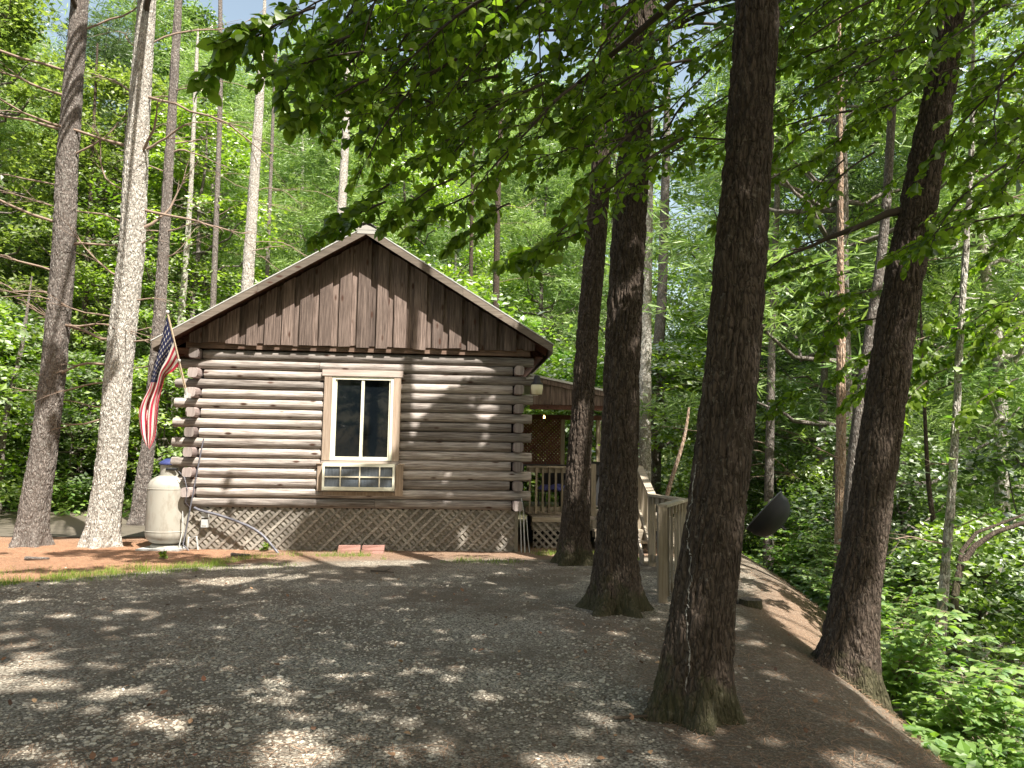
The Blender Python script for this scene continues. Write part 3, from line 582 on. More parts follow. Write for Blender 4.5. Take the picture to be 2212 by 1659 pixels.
# dead branches on the left pines
random.seed(5)
def limb(root, c, z, ang, L, r, el=-.05, tw=7, droop=.25, m='twig'):
    cx, cy, rr = (np.interp(z, c[:, 2], c[:, k]) for k in (0, 1, 3)); d = np.array([math.cos(ang), math.sin(ang), el]); p = np.array([cx, cy, z])+d*rr*.8
    dead_branch(p, d, L, r, tw, droop).build('branch', M[m], root, True)
PI = math.pi
for z, a, L, el in [(8.4, PI*.98, 3.2, .25), (7.3, PI*1.02, 3.4, .22), (6.8, -.2, 1.6, .5), (6.3, PI*.95, 2.8, .12), (5.6, PI*1.05, 3.0, .2), (5.2, .15, 1.1, .3), (4.7, PI*1.0, 2.6, .35), (4.3, PI*.9, 2.4, .3), (3.8, -.3, 1.5, -.1), (9.2, .3, 2, .5), (7.9, PI*1.2, 1.6, .3)]:
    limb(L1, cl1, z, a, L, .028, el, 7, .1)
for z, a, L, el in [(8.9, .35, 2.2, .9), (8.8, PI*.95, 1.7, .9), (8.0, -.15, 4.2, -.25), (7.8, PI*.8, 1.7, 1.2), (7.0, PI*1.0, 5.0, .32), (6.9, -.1, 1.7, .5), (6.8, -.5, 1.3, .8), (6.2, PI, 1.2, .2), (5.6, PI*1.02, 4.2, .28), (5.5, .1, 1.1, .4), (5.2, -.2, .8, .3), (4.6, PI*1.05, 1.4, .45), (4.2, -.05, .7, .3), (3.9, PI*.97, 2.4, .3), (3.55, PI, 1.5, .05), (3.4, 0, .6, .6), (3.1, PI*1.02, 1.0, .05), (2.8, PI, 1.6, .02), (2.35, PI*.95, 1.3, .1), (2.2, PI*1.05, 1.2, -.15), (5.9, .0, 1.9, -.1)]:
    limb(L2, cl2, z, a, L, .026, el, 8, .12 if el < .3 else .05)
for k in range(12):
    limb(L3, cl3, random.uniform(3.4, 10.5), random.choice((0, PI))+random.gauss(0, .3), random.uniform(.8, 2.2), .02, random.uniform(-.1, .5), 5)
for key, z0, z1, n, L in (('B1', 4.5, 12, 6, 1.6), ('B2', 5, 12, 9, 1.8), ('B3', 5, 11, 8, 1.3), ('B4', 6, 12, 8, 2), ('B5', 6, 12, 6, 1.8), ('B18', 4, 10, 7, 1.8), ('B7', 3, 9, 7, 1.5), ('B8', 2.5, 9, 8, 2.2), ('B12', .2, 5, 8, .6), ('B13', 1.5, 6, 9, 2.2), ('B14', 1, 7, 8, 2.2), ('B10', 1.5, 5, 6, .5)):
    root, c = TREES[key]
    for k in range(n): limb(root, c, random.uniform(z0, z1), random.choice((0, PI))+random.gauss(0, .5), L*random.uniform(.5, 1.3), .013, random.uniform(-.1, .35), 6)
limb(T4, c4, 4.0, PI*.98, 1.1, .035, -.1, 5, .1, 'twig_dark'); limb(T1, c1, 5.0, .2, 1.6, .03, .75, 4, .0, 'twig_dark')
# dark arching limb in the right undergrowth
ar = MB(); pp = [P(2260, 1125, 9.5), P(2207, 1131, 9.4), P(2150, 1150, 9.3), P(2105, 1180, 9.2), P(2075, 1222, 9.1), P(2062, 1290, 9.0)]; ar.tube(pp, [.022, .026, .03, .034, .04, .045], 8)
ar.tube([P(2240, 1100, 9.7), P(2170, 1128, 9.6), P(2110, 1150, 9.5), P(2078, 1190, 9.3), P(2062, 1290, 9.05)], [.014, .018, .022, .03, .04], 8)
g9 = P(2062, 1290, 9.0); ar.tube([g9, [g9[0]-.05, 9, hz(g9[0], 9)-.1]], [.045, .05], 8)
tag(ar.build('fallen_limb', M['bark_dark'], smooth=True), 'dark arching limb curving down into the undergrowth at the right edge', 'tree limb')

# ------------------------------------------------------------------ unseen overhead leaves shaped to shade yard, wall and slope
SUNSLOPE = LS/LS[2]
lit_spots = [(45, 1440, .30), (20, 1478, .30), (100, 1440, .16), (165, 1478, .14), (262, 1487, .20), (225, 1440, .14), (195, 1500, .14), (330, 1560, .24), (300, 1545, .14), (742, 1460, .16), (560, 1490, .15), (600, 1512, .17), (655, 1640, .30), (600, 1620, .2), (600, 1590, .13), (1195, 1645, .22), (1150, 1640, .12), (480, 1380, .10), (330, 1372, .12), (150, 1330, .16), (270, 1320, .18), (430, 1310, .20), (560, 1300, .22), (480, 1255, .45), (600, 1245, .4), (300, 1300, .15), (40, 1300, .2), (10, 1375, .18), (1480, 1600, .1), (110, 1630, .1), (700, 1235, .25), (1870, 1640, .25), (480, 1440, .12), (340, 1600, .1), (50, 1392, .14), (200, 1398, .1), (880, 1560, .08)]
def shade_canopy(targets, n, size, holes, hmin=9., hmax=14.):
    """leaves placed where their sun shadow falls on the targets (x, y, z arrays)"""
    tx, ty, tz = targets; keep = np.ones(len(tx), bool)
    for hx, hy, r in holes: keep &= ((tx-hx)**2/1.6+(ty-hy)**2) > r*r*(.7+.6*RNG.random(len(tx)))
    tx, ty, tz = tx[keep], ty[keep], tz[keep]; h = RNG.uniform(hmin, hmax, len(tx))
    c = np.stack([tx, ty, tz], -1)+SUNSLOPE[None]*(h-tz)[:, None]; return c, RNG.uniform(size*.7, size*1.3, len(c))
holes = [(G(U, V)[0], G(U, V)[1], r*.74) for U, V, r in lit_spots]
n = 31000
tx = RNG.uniform(-13, 4.2, n); ty = RNG.uniform(-1, 12.4, n)
far = np.interp(tx, [-13, -8, -6, -4.6, -3.6, -1.8, -.6, .5, 3], [8.6, 8.9, 9.6, 10.6, 10.9, 11.4, 12.3, 12.4, 12.4])
k = (ty < far+.5*(fbm(np.stack([tx*1.3, ty*0, tx*0], -1))-.45)) & ~((tx > 2.9) & (ty > 5.5)) ; tx, ty = tx[k], ty[k]
cA, sA = shade_canopy((tx, ty, tx*0), 0, .24, holes)
# shade over the right part of the front wall and the porch
CO = np.array([-5.502, 12.961, 0.]); TH = R(4.5); EX = np.array([math.cos(TH), math.sin(TH), 0]); EY = np.array([-math.sin(TH), math.cos(TH), 0])
n = 18000; wx = RNG.uniform(1.8, 9.2, n); wz = RNG.uniform(-.1, 5.4, n)
left = np.interp(wz, [0, .66, .7, 1.1, 1.6, 2.2, 2.6, 2.85, 3.0, 3.4], [1.95, 2.1, 3.5, 3.65, 3.8, 3.95, 4.3, 4.6, 5.3, 5.6])+.25*(fbm(np.stack([wz*3, wx*0, wx*0], -1))-.45)
k = (wx > left) & ((wz < 3.4) | (wx > 6.1))
for (ax, az, rx_, rz_) in [(5.1, 2.45, .24, .34), (4.8, 2.6, .12, .14), (5.05, 1.95, .12, .32), (4.35, 1.25, .16, .26), (4.45, .95, .1, .24), (4.75, .35, .12, .4), (5.45, .3, .12, .45), (4.55, 1.9, .05, .1), (5.5, 1.1, .12, .09), (4.6, 2.75, .1, .08), (6.2, .3, .15, .2), (7.3, .6, .3, .5), (8.1, 1.1, .3, .6)]:
    k &= ((wx-ax-.25*(wz-az))**2/rx_**2+(wz-az)**2/rz_**2) > RNG.uniform(.7, 1.2, n)
wx, wz = wx[k], wz[k]; wp = CO+wx[:, None]*EX-.09*EY; wp[:, 2] = wz
cB, sB = shade_canopy((wp[:, 0], wp[:, 1], wp[:, 2]), 0, .22, [], 8.5, 12.5)
# light leaf shadows on the sunlit left part of the wall and on the left strip of ground
n = 40; wx = RNG.uniform(-2.5, 3.6, n); wz = RNG.uniform(.2, 3.2, n); k = fbm(np.stack([wx*1.1, wz*.8, wx*0+4], -1)) > .50; wx, wz = wx[k], wz[k]; wp = CO+wx[:, None]*EX; wp[:, 2] = wz
cC, sC = shade_canopy((wp[:, 0], wp[:, 1], wp[:, 2]), 0, .2, [], 9, 13)
n = 5200; tx = RNG.uniform(-13, -3.2, n); ty = RNG.uniform(10.2, 15.5, n); k = (fbm(np.stack([tx*.9, ty*1.9, tx*0+7], -1)) > .50) & ((ty < 12.7) | (tx < -8)); tx, ty = tx[k], ty[k]
cD, sD = shade_canopy((tx, ty, tx*0), 0, .22, [], 10, 13)
n = 16000; tx = RNG.uniform(3.6, 13, n); ty = RNG.uniform(5, 17, n); k = fbm(np.stack([tx*.55, ty*.55, tx*0+11], -1)) > .45; tx, ty = tx[k], ty[k]  # unseen leaves added to break the right slope into sun and shade
cE, sE = shade_canopy((tx, ty, tx*0-1.5), 0, .24, [], 8.5, 13)
C = np.concatenate([cA, cB, cC, cD, cE]); S = np.concatenate([sA, sB, sC, sD, sE])
owners = [('T1', c1), ('T2', c2), ('T3', c3), ('T4', c4), ('L1', cl1), ('L2', cl2)]
tops = np.array([[c[-1, 0], c[-1, 1]] for k, c in owners]); tops[0] = (2, 3.5)
# off-frame neighbours standing beside and behind the camera whose crowns are made of the shading leaves
EXT = [('broadleaf_tree', 'tall broadleaf tree just outside the frame on the right whose boughs hang over the yard', 3.9, 2.2), ('broadleaf_tree', 'tall broadleaf tree outside the frame behind the camera on the left', -6.2, 1.2), ('broadleaf_tree', 'tall broadleaf tree outside the left edge whose crown shades the gravel', -10.6, 5.6)]
for k, (nm, lab, x, y) in enumerate(EXT):
    z = hz(x, y); root = thing(nm, lab, 'broadleaf tree', (x, y, z)); vv, c = trunk_mesh([(x, y, z-.2, .22), (x-.1, y+.1, z+5, .19), (x, y, z+13, .07)], 24, flare=.35, seed=30+k); mb = MB(); mb.grid(vv, .5, wrap=True); mb.build('trunk', M['bark_mid'], root, True)
    owners.append(('E%d' % k, c)); TREES['E%d' % k] = (root, c); tops = np.vstack([tops, [x, y]])
own = ((C[:, None, :2]-tops[None])**2).sum(-1).argmin(1)
for i, (k, c) in enumerate(owners):
    sel = own == i
    if sel.sum() < 5: continue
    root = TREES[k][0]; mb = MB(); cc = C[sel]; leaves(mb, cc, RNG.normal(0, .35, (len(cc), 3))+LS, S[sel], .75); mb.build('crown', M['leaf_shade'], root)  # unseen shading leaves, grouped under the nearest tree as its crown
    rs = np.random.default_rng(i)
    for q in rs.choice(len(cc), min(14, len(cc)), False):
        e = cc[q]; z0 = min(e[2]-.5, c[-1, 2]-.3); s0 = np.array([np.interp(z0, c[:, 2], c[:, 0]), np.interp(z0, c[:, 2], c[:, 1]), z0])
        lm = MB(); lm.tube([s0+(e-s0)*t+np.array([0, 0, .4*math.sin(3.14*t)]) for t in np.linspace(0, 1, 6)], np.linspace(.05, .012, 6), 5)
        lm.build('branch', M['twig_dark'], root, True)

# ------------------------------------------------------------------ boughs hanging into the top of the picture
random.seed(9)
def bough(mb, tw, p, d, L, lsize, dens=1.0):
    pts = branch_pts(p, d, L, .55, 10, .07); tw.tube(pts, np.linspace(.009, .002, 10)*(.6+L*.5), 5, cap=False)
    B = []; A_ = []
    for i in range(1, 10):
        dd = pts[i]-pts[i-1]; dd /= np.linalg.norm(dd)
        for sgn in (-1, 1):
            if random.random() > .72*dens: continue
            side = np.cross(dd, [0, 0, 1]); side = side/(np.linalg.norm(side)+1e-6)*sgn; l2 = L*random.uniform(.18, .42)*(1.15-i/10)
            t2 = branch_pts(pts[i], dd*.75+side*random.uniform(.5, 1)+np.array([0, 0, random.gauss(-.05, .15)]), l2, .4, 6, .08); tw.tube(t2, np.linspace(.0035, .0012, 6), 4, cap=False)
            for j in range(1, 6):
                e = t2[j]-t2[j-1]; e /= np.linalg.norm(e)+1e-9; s2 = np.cross(e, [0, 0, 1]); s2 /= np.linalg.norm(s2)+1e-6
                for q in (-1, 1):
                    if random.random() < .74: B.append(t2[j]+RNG.normal(0, .006, 3)); A_.append(e*.7+s2*q*random.uniform(.5, 1)+np.array([0, 0, random.gauss(-.25, .28)]))
            B.append(t2[-1]); A_.append(e+np.array([0, 0, -.2]))
    if B:
        B = np.array(B); A_ = np.array(A_); nr = RNG.normal(0, .6, B.shape)+np.array([0, -.45, .75]); oval_leaves(mb, B, A_, nr, lsize*RNG.uniform(.42, 1.25, len(B)))
# image regions (U0,U1,V0,V1, depth range, count)
LOW = [(620, 30), (650, 190), (720, 300), (800, 400), (900, 430), (1000, 430), (1100, 460), (1180, 480), (1260, 520), (1340, 500), (1450, 430), (1600, 480), (1700, 600), (1800, 600), (1900, 640), (2050, 640), (2212, 700)]
bl = {0: (MB(), MB()), 1: (MB(), MB()), 2: (MB(), MB()), 3: (MB(), MB())}
def hang(U, V, Yd, L, ls, d=None, grp=0):
    p = P(U, V, Yd)
    d = d if d is not None else np.array([-.85+random.gauss(0, .3), random.gauss(.1, .45), -.35+random.gauss(0, .2)]); d = d/np.linalg.norm(d)
    mb, tw = bl[grp]; bough(mb, tw, p-d*L*.6, d, L, ls)
lu = [q[0] for q in LOW]; lv_ = [q[1] for q in LOW]
for k in range(116):
    U = random.uniform(660, 1420); vm = np.interp(U, lu, lv_); V = random.uniform(-90, vm*(.70 if U < 950 else .80)); hang(U, V, random.uniform(3.6, 6.5) if U < 1340 else random.uniform(5.5, 8), random.uniform(.6, 1.1), .073, grp=0 if U < 1080 else 1)
for k in range(105):
    U = random.uniform(1380, 2260); vm = np.interp(U, lu, lv_); V = vm*random.random()**1.4*.92-60; hang(U, V, random.uniform(4.2, 8.5) if U > 2020 else random.uniform(5.6, 9), random.uniform(.7, 1.3), .076, grp=2)
for k in range(26): hang(random.uniform(1650, 2230), random.uniform(560, 860), random.uniform(7.5, 9.5), random.uniform(.6, 1.), .10, grp=2)
for U, V, Yd in [(735, 470, 4.6), (765, 425, 4.8), (1165, 530, 4.2), (1180, 505, 4.4), (490, 90, 3.6), (560, 60, 3.6), (640, 120, 3.8), (690, 210, 4.0), (880, 420, 4.6), (930, 450, 5), (1010, 470, 5)]:
    hang(U, V, Yd, .5, .085, np.array([-.9, .1, -.3]), 0)
for g, key in ((0, 'E0'), (1, 'T2'), (2, 'T4')):
    root, c = TREES[key]; mb, tw = bl[g]
    if g == 0:   # main limb reaching from the off-frame tree over the yard
        tw.tube([(3.9, 2.2, 4.6), (3.0, 2.9, 4.95), (1.9, 3.6, 5.0), (.8, 4.3, 4.85), (-.2, 4.9, 4.6), (-1.0, 5.3, 4.2)], [.07, .055, .04, .03, .02, .008], 8)
        tw.tube([(1.9, 3.6, 5.0), (1.2, 4.6, 4.7), (.3, 5.8, 4.4), (-.5, 6.6, 4.0)], [.035, .025, .016, .006], 7)
    mb.build('leaves', M['leaf_near'], root); tw.build('twigs', M['twig_dark'], root, True)

# leafy shrubs on the slope
random.seed(31)
def make_shrub(seed, H, n, ls, m):
    t = thing('shrub', 'x', 'shrub', group='g'); rs = np.random.default_rng(seed); stm = MB(); lf = MB(); random.seed(seed)
    for k in range(n):
        a = random.uniform(0, 6.28); pts = branch_pts((0, 0, 0), (math.cos(a)*.45, math.sin(a)*.45, 1), H*random.uniform(.5, 1.1), .2, 8, .08); stm.tube(pts, np.linspace(.008, .003, 8), 5, cap=False)
        for i in range(2, 8):
            for q in range(5):
                aa = random.uniform(0, 6.28); d = np.array([math.cos(aa), math.sin(aa), random.uniform(-.1, .25)]); L = random.uniform(.12, .38); e = pts[i]+d*L; stm.tube([pts[i], e], [.0025, .0015], 3, cap=False)
                m_ = 5; b0 = np.repeat((pts[i]+d*L*.9)[None], m_, 0)-d*np.linspace(0, .6, m_)[:, None]*L; an = aa+rs.uniform(-1.3, 1.3, m_); oval_leaves(lf, b0, np.stack([np.cos(an), np.sin(an), rs.normal(-.15, .15, m_)], -1), rs.normal(0, .22, (m_, 3))+np.array([0, 0, 1]), ls*rs.uniform(.6, 1.2, m_))
    stm.build('stem', M['twig'], t, True); lf.build('leaves', m, t); return t
SHR = [make_shrub(1, 1.3, 10, .105, M['leaf_shrub']), make_shrub(2, .9, 9, .09, M['leaf_deep']), make_shrub(3, 1.7, 10, .12, M['leaf_shrub'])]
su = set(); sp = []
cnt = 0; tries = 0
while cnt < 58 and tries < 4000:
    tries += 1; y = random.uniform(6.2, 15); x = edge_x(y)+random.uniform(1.5, 7.5)
    if x > .78*y or any((x-a)**2+(y-b)**2 < .5 for a, b in sp): continue
    sp.append((x, y)); k = random.randrange(3)
    o = SHR[k] if k not in su else copy_tree(SHR[k]); su.add(k); s = random.uniform(.75, 1.2); o.location = (x, y, hz(x, y)-.03); o.rotation_euler = (0, 0, random.uniform(0, 6.28)); o.scale = (s, s, s)
    tag(o, 'broad leaved green shrub growing on the slope below the gravel yard', 'shrub', 'shrubs on the right slope'); cnt += 1
for (x, y, s) in [(-12.6, 17.6, 1.1), (-14.4, 19.8, 1.3), (-11.6, 20.3, 1.), (-9.6, 20.6, 1.), (-8.4, 21.0, .9), (-16, 20.6, 1.3)]:
    o = copy_tree(SHR[random.randrange(3)]); o.location = (x, y, hz(x, y)); o.scale = (s, s, s); tag(o, 'bushy green shrub beyond the road at the left', 'shrub', 'shrubs beyond the road')
# vine leaves on B12
vl = MB()
for k in range(90):
    z = random.uniform(-.8, 3.2); cx, cy, r = (np.interp(z, c12[:, 2], c12[:, q]) for q in (0, 1, 3)); a = random.uniform(0, 6.28); p = np.array([[cx+r*math.cos(a), cy+r*math.sin(a), z]])
    oval_leaves(vl, p, np.array([[math.cos(a), math.sin(a), random.uniform(-.5, .2)]]), np.array([[random.gauss(0, .3), random.gauss(0, .3), 1]]), random.uniform(.09, .17))
vl.build('vine_leaves', M['leaf_shrub'], TREES['B12'][0])

# ------------------------------------------------------------------ CABIN (local coordinates, x right along the front, y back)
cabin = thing('log_cabin', 'weathered brown log cabin with a board gable, lattice skirt and one front window', 'cabin', CO, TH)
def cb(mb, name, m, parent=None, smooth=False): return mb.build(name, m, parent or cabin, smooth, world_verts=False)
random.seed(3)
LZ, LP, LR = .70, .1665, .089; WX0, WX1 = 2.30, 3.58
def log(x0, x1, z, parent=None, side=False, y=0., name='log'):
    n = 18; L = x1-x0; k = max(3, int(L/.09)); s = np.linspace(x0, x1, k); th = np.arange(n)*2*np.pi/n; sd_ = random.random()*50
    q = np.stack([s[:, None]*1.3*np.ones(n)+sd_, np.cos(th)[None]*1.2*np.ones((k, 1)), np.sin(th)[None]*1.2*np.ones((k, 1))+sd_], -1)
    r = LR*random.uniform(.965, 1.04)*(1+.14*(fbm(q)-.45)); r[[0, -1]] *= .955
    cy, cz = np.cos(th), np.sin(th); yy = cy*1.04; zz = np.clip(cz, -.93, .93)
    if side: yy = np.sign(cy)*abs(cy)**.6*.94; zz = np.sign(cz)*np.clip(abs(cz)**.6, 0, .93)
    a = s[:, None]*np.ones(n); b_ = y+r*yy; c_ = z+r*zz
    vv = np.stack([a, b_, c_], -1) if not side else np.stack([b_, a, c_], -1)
    if side: vv = vv[:, ::-1]
    mb = MB(); v = random.random(); mb.grid(vv, v, 0, True); mb.add(vv[0], [list(range(n))], v, 1); mb.add(vv[-1], [list(range(n))[::-1]], v, 1)
    return cb(mb, name, [M['log_y' if side else 'log'], M['log_end']], parent, True)
for i in range(16):
    z = LZ+LR+LP*i; 
    if z > 3.45: break
    ext_l = i % 2 == 0; xl = -.2 if ext_l else .24; xr = 5.88 if not ext_l else 5.52
    xl += random.gauss(0, .012); xr += random.gauss(0, .01)
    if .98 < z < 3.0:
        log(xl, WX0+.0, z); log(WX1-.0, xr, z)
    else:
        if random.random() < .5: q = random.uniform(1.2, 4.5); log(xl, q, z); log(q+.006, xr, z)
        else: log(xl, xr, z)
    # side wall logs: end grain faces the yard on alternate rows
    for xc, on in ((.13, not ext_l), (5.63, ext_l)):
        y0 = (-.27+random.gauss(0, .015)) if on else .10
        log(y0, 7.2, z, side=True, y=xc)
# inner wall so no light leaks between the logs
mb = MB(); mb.box((.14, .03, .68), (5.62, .06, 1.0)); mb.box((.14, .03, 1.0), (WX0, .06, 3.45)); mb.box((WX1, .03, 1.0), (5.62, .06, 3.45)); mb.box((WX0, .03, 2.98), (WX1, .06, 3.45))
mb.box((.14, .06, .68), (.17, 7.1, 3.45)); mb.box((5.59, .06, .68), (5.62, 7.1, 3.45)); mb.box((.17, 7.05, .68), (5.59, 7.1, 3.45)); mb.box((.17, .9, .6), (5.59, .93, 3.4)); cb(mb, 'inner_wall', M['dark'])
for s in (7.15,):
    for i in range(17): log(.2, 5.6, LZ+LR+LP*i, y=7.15)
# header beam
mb = MB(); mb.box((-.05, -.115, 3.385), (2.4, .06, 3.50), .4); mb.box((2.403, -.117, 3.385), (5.82, .06, 3.50), .7); cb(mb, 'header_beam', M['siding_x'])
# gable siding (board over board)
RX, RZ = 2.95, 5.33; SL = .603
def roofz(x): return RZ-abs(x-RX)*SL
mb = MB(); x = .0
def vboard(x0, x1, y0, y1, zb):
    zb += random.gauss(0, .012); v = random.random(); q = np.array([[x0, zb], [x1, zb+random.gauss(0, .006)], [x1, roofz(x1)+.05]] + ([[RX, RZ+.05]] if x0 < RX < x1 else []) + [[x0, roofz(x0)+.05]])
    if roofz(x0) < zb+.02 and roofz(x1) < zb+.02: return
    n = len(q); vv = [(a, y0, b_) for a, b_ in q]+[(a, y1, b_) for a, b_ in q]
    mb.add(vv, [list(range(n))]+[[i, i+n, (i+1) % n+n, (i+1) % n] for i in range(n)]+[list(range(n, 2*n))[::-1]], v)
x = .02
while x < 5.85:
    w = random.uniform(.17, .22); gp = random.uniform(.10, .13); vboard(x+w-.02+.004, min(5.9, x+w+gp+.02), -.138, -.118, 3.485); vboard(x, min(5.9, x+w), -.185, -.142, 3.465); x += w+gp
cb(mb, 'gable_siding', M['siding'])
# roof: two slabs with depth, soffits, rafters
YF, YB = -.48, 7.65; TK = .05
def slope_pt(sgn, d, y, up): # d: distance along x from ridge
    x = RX+sgn*d; z = RZ+.11-d*SL+up; return (x, y, z)
for sgn, dmax in ((-1, RX+.44), (1, 3.20)):
    mb = MB(); v = [slope_pt(sgn, d, y, u) for u in (0, TK) for d, y in ((0, YF), (dmax, YF), (dmax, YB), (0, YB))]; mb.add(v, BOXF, .5); cb(mb, 'roof_panel', M['soffit'])
    mb = MB(); v = [slope_pt(sgn, d, y, u) for u in (TK+.003, TK+.022) for d, y in ((0, YF-.03), (dmax+.04, YF-.03), (dmax+.04, YB+.03), (0, YB+.03))]; mb.add(v, BOXF, .5); cb(mb, 'roof_metal_sheet', M['metal'])
    # rake fascia
    mb = MB(); f0, f1 = YF-.024, YF-.002
    for a, b_ in ((0.0, dmax*.52), (dmax*.52+.004, dmax)):
        v = [slope_pt(sgn, d, y, u) for u in (-.085, TK) for d, y in ((a, f0), (b_, f0), (b_, f1), (a, f1))]; mb.add(v, BOXF, random.random())
    cb(mb, 'fascia_board', M['fascia'])
    mb = MB(); xo = RX+sgn*(dmax); xi = RX+sgn*(dmax+.022); ze = RZ+.11-dmax*SL
    mb.box((min(xo, xi), YF-.02, ze-.12), (max(xo, xi), YB, ze+TK-.004), .3); cb(mb, 'fascia_board', M['fascia'])
    for k in range(12):  # rafters under the eave
        y = -.0+k*.62
        mb = MB(); v = [slope_pt(sgn, d, yy, u) for u in (-.11, -.003) for d, yy in ((2.7, y), (dmax-.03, y), (dmax-.03, y+.04), (2.7, y+.04))]; mb.add(v, BOXF, .4); cb(mb, 'rafter', M['soffit'])
mb = MB()
for k in range(30):   # ridge cap shingles
    y = YF-.05+k*.275; v = []
    for yy, lift in ((y, .025), (y+.31, .0)):
        for dx, dz in ((-.17, -.085), (-.06, -.012), (0, .006), (.06, -.012), (.17, -.085)): v.append((RX+dx, yy, RZ+.11+TK+.055+dz+lift))
    mb.add(v, gridf(2, 5), random.random()); mb.add(np.array(v)-[0, 0, .012], gridf(2, 5)[:, ::-1], .3)
    mb.add([v[i] for i in range(5)]+[tuple(np.array(v[i])-[0, 0, .012]) for i in range(5)], gridf(2, 5), .3)
cb(mb, 'ridge_cap', M['shingle'])
mb = MB(); mb.add([(RX-.16, YF-.03, RZ+.11-.075), (RX+.16, YF-.03, RZ+.11-.075), (RX+.10, YF-.03, RZ+.15), (RX, YF-.03, RZ+.19), (RX-.10, YF-.03, RZ+.15)], [[0, 1, 2, 3, 4]], .8)
mb.add([(RX-.2, YF-.034, RZ+.10), (RX+.2, YF-.034, RZ+.10), (RX+.06, YF-.034, RZ+.17), (RX-.06, YF-.034, RZ+.17)], [[0, 1, 2, 3]], .9)
mb.add([(RX-.2, YF-.028, RZ+.10), (RX+.2, YF-.028, RZ+.10), (RX+.06, YF-.028, RZ+.17), (RX-.06, YF-.028, RZ+.17)], [[3, 2, 1, 0]], .9); cb(mb, 'ridge_flashing', M['flash'])
# side soffit boards behind the siding at both corners
for xa, xb in ((-.45, .0), (5.92, 6.05)):
    mb = MB(); mb.box((xa, -.12, 3.36), (xb, 7.1, 3.38), .2); cb(mb, 'soffit', M['soffit'])
# lattice skirt
def clip_poly(poly, x0, x1, z0, z1):
    def cl(pl, f):
        out = []
        for i in range(len(pl)):
            a, b_ = pl[i], pl[(i+1) % len(pl)]; fa, fb = f(a), f(b_)
            if fa >= 0: out.append(a)
            if fa*fb < 0: t = fa/(fa-fb); out.append((a[0]+(b_[0]-a[0])*t, a[1]+(b_[1]-a[1])*t))
        return out
    for f in (lambda p: p[0]-x0, lambda p: x1-p[0], lambda p: p[1]-z0, lambda p: z1-p[1]):
        poly = cl(poly, f)
        if len(poly) < 3: return None
    return poly
def lattice(mb, x0, x1, z0, z1, y, sp, w, th=.008, ang=1., layers=(1, -1)):
    for li, sg in enumerate(layers):
        H_ = z1-z0; k = -H_
        while k < (x1-x0)+H_:
            j = random.gauss(0, .003); xa = x0+k+j; W2 = w*1.414
            p = [(xa, z0), (xa+W2, z0), (xa+W2+H_*1.0, z1), (xa+H_, z1)] if sg > 0 else [(xa+H_, z0), (xa+W2+H_, z0), (xa+W2, z1), (xa, z1)]
            p = clip_poly(p, x0, x1, z0, z1); k += sp
            if not p: continue
            n = len(p); ya = y+li*(th+.001); v = [(a, ya, b_) for a, b_ in p]+[(a, ya+th, b_) for a, b_ in p]
            mb.add(v, [list(range(n))]+[[i, i+n, (i+1) % n+n, (i+1) % n] for i in range(n)]+[list(range(n, 2*n))[::-1]], random.random())
    return mb
mb = MB(); lattice(mb, .12, 5.62, -.03, .71, -.03, .19, .042, .012, layers=(1,)); lattice(mb, .12, 5.62, -.03, .71, -.016, .105, .046, .008, layers=(-1,)); cb(mb, 'lattice_skirt', M['lattice'])
mb = MB(); mb.box((.145, .0, -.05), (5.595, .02, .69), .1); mb.box((.1, -.01, -.05), (.14, .04, .69)); mb.box((5.60, -.04, -.05), (5.66, .04, .7), .5)
M['skirt_back'] = plain('skirt_backing', (.20, .18, .135), .9); cb(mb, 'skirt_backing', M['skirt_back'])
for i in range(3): mb = MB(); mb.box((.12 if i == 0 else 5.58 if i == 1 else .2, .3, -.05), (.16 if i == 0 else 5.62 if i == 1 else 5.5, 7.1, .69), .1) if i < 2 else mb.box((.2, 7.0, -.05), (5.5, 7.05, .69)); cb(mb, 'skirt_backing', M['skirt_back'])
# window
win = MB(); win.box((WX0-.01, -.125, 1.52), (WX0+.12, .02, 2.96), .3); win.box((WX1-.11, -.125, 1.52), (WX1+.01, .02, 2.96), .8)
win.box((WX0+.121, .0, 1.53), (WX1-.111, .015, 2.95), .1); wn_ = cb(win, 'window', M['trim'])
def wb(name, m, boxes, jit=0):
    mb = MB()
    for a, b_ in boxes: mb.box(a, b_, None, 0, jit)
    return mb.build(name, m, wn_, False, world_verts=False)
wb('window_trim', M['trim_x'], [((WX0-.05, -.135, 2.962), (WX1+.04, .02, 3.07))]); wb('window_sill', M['trim_x'], [((WX0-.02, -.118, 1.46), (WX1+.02, .02, 1.518))])
fx0, fx1, fz0, fz1 = WX0+.123, WX1-.113, 1.525, 2.955
wb('window_frame', M['vinyl'], [((fx0, -.115, fz0), (fx0+.05, -.02, fz1)), ((fx1-.05, -.115, fz0), (fx1, -.02, fz1)), ((fx0+.052, -.113, fz1-.05), (fx1-.052, -.02, fz1)), ((fx0+.052, -.113, fz0), (fx1-.052, -.02, fz0+.06)),
   ((fx0+.053, -.09, fz0+.062), (fx0+.078, -.03, fz1-.052)), ((fx1-.078, -.09, fz0+.062), (fx1-.053, -.03, fz1-.052))])
wb('sash_mullion', M['vinyl'], [((2.915, -.10, fz0+.062), (2.965, -.03, fz1-.052))])
for a, b_, yy in ((fx0+.08, 2.913, -.055), (2.967, fx1-.08, -.045)): wb('window_pane', M['glass'], [((a-.005, yy, fz0+.05), (b_+.005, yy+.006, fz1-.045))])
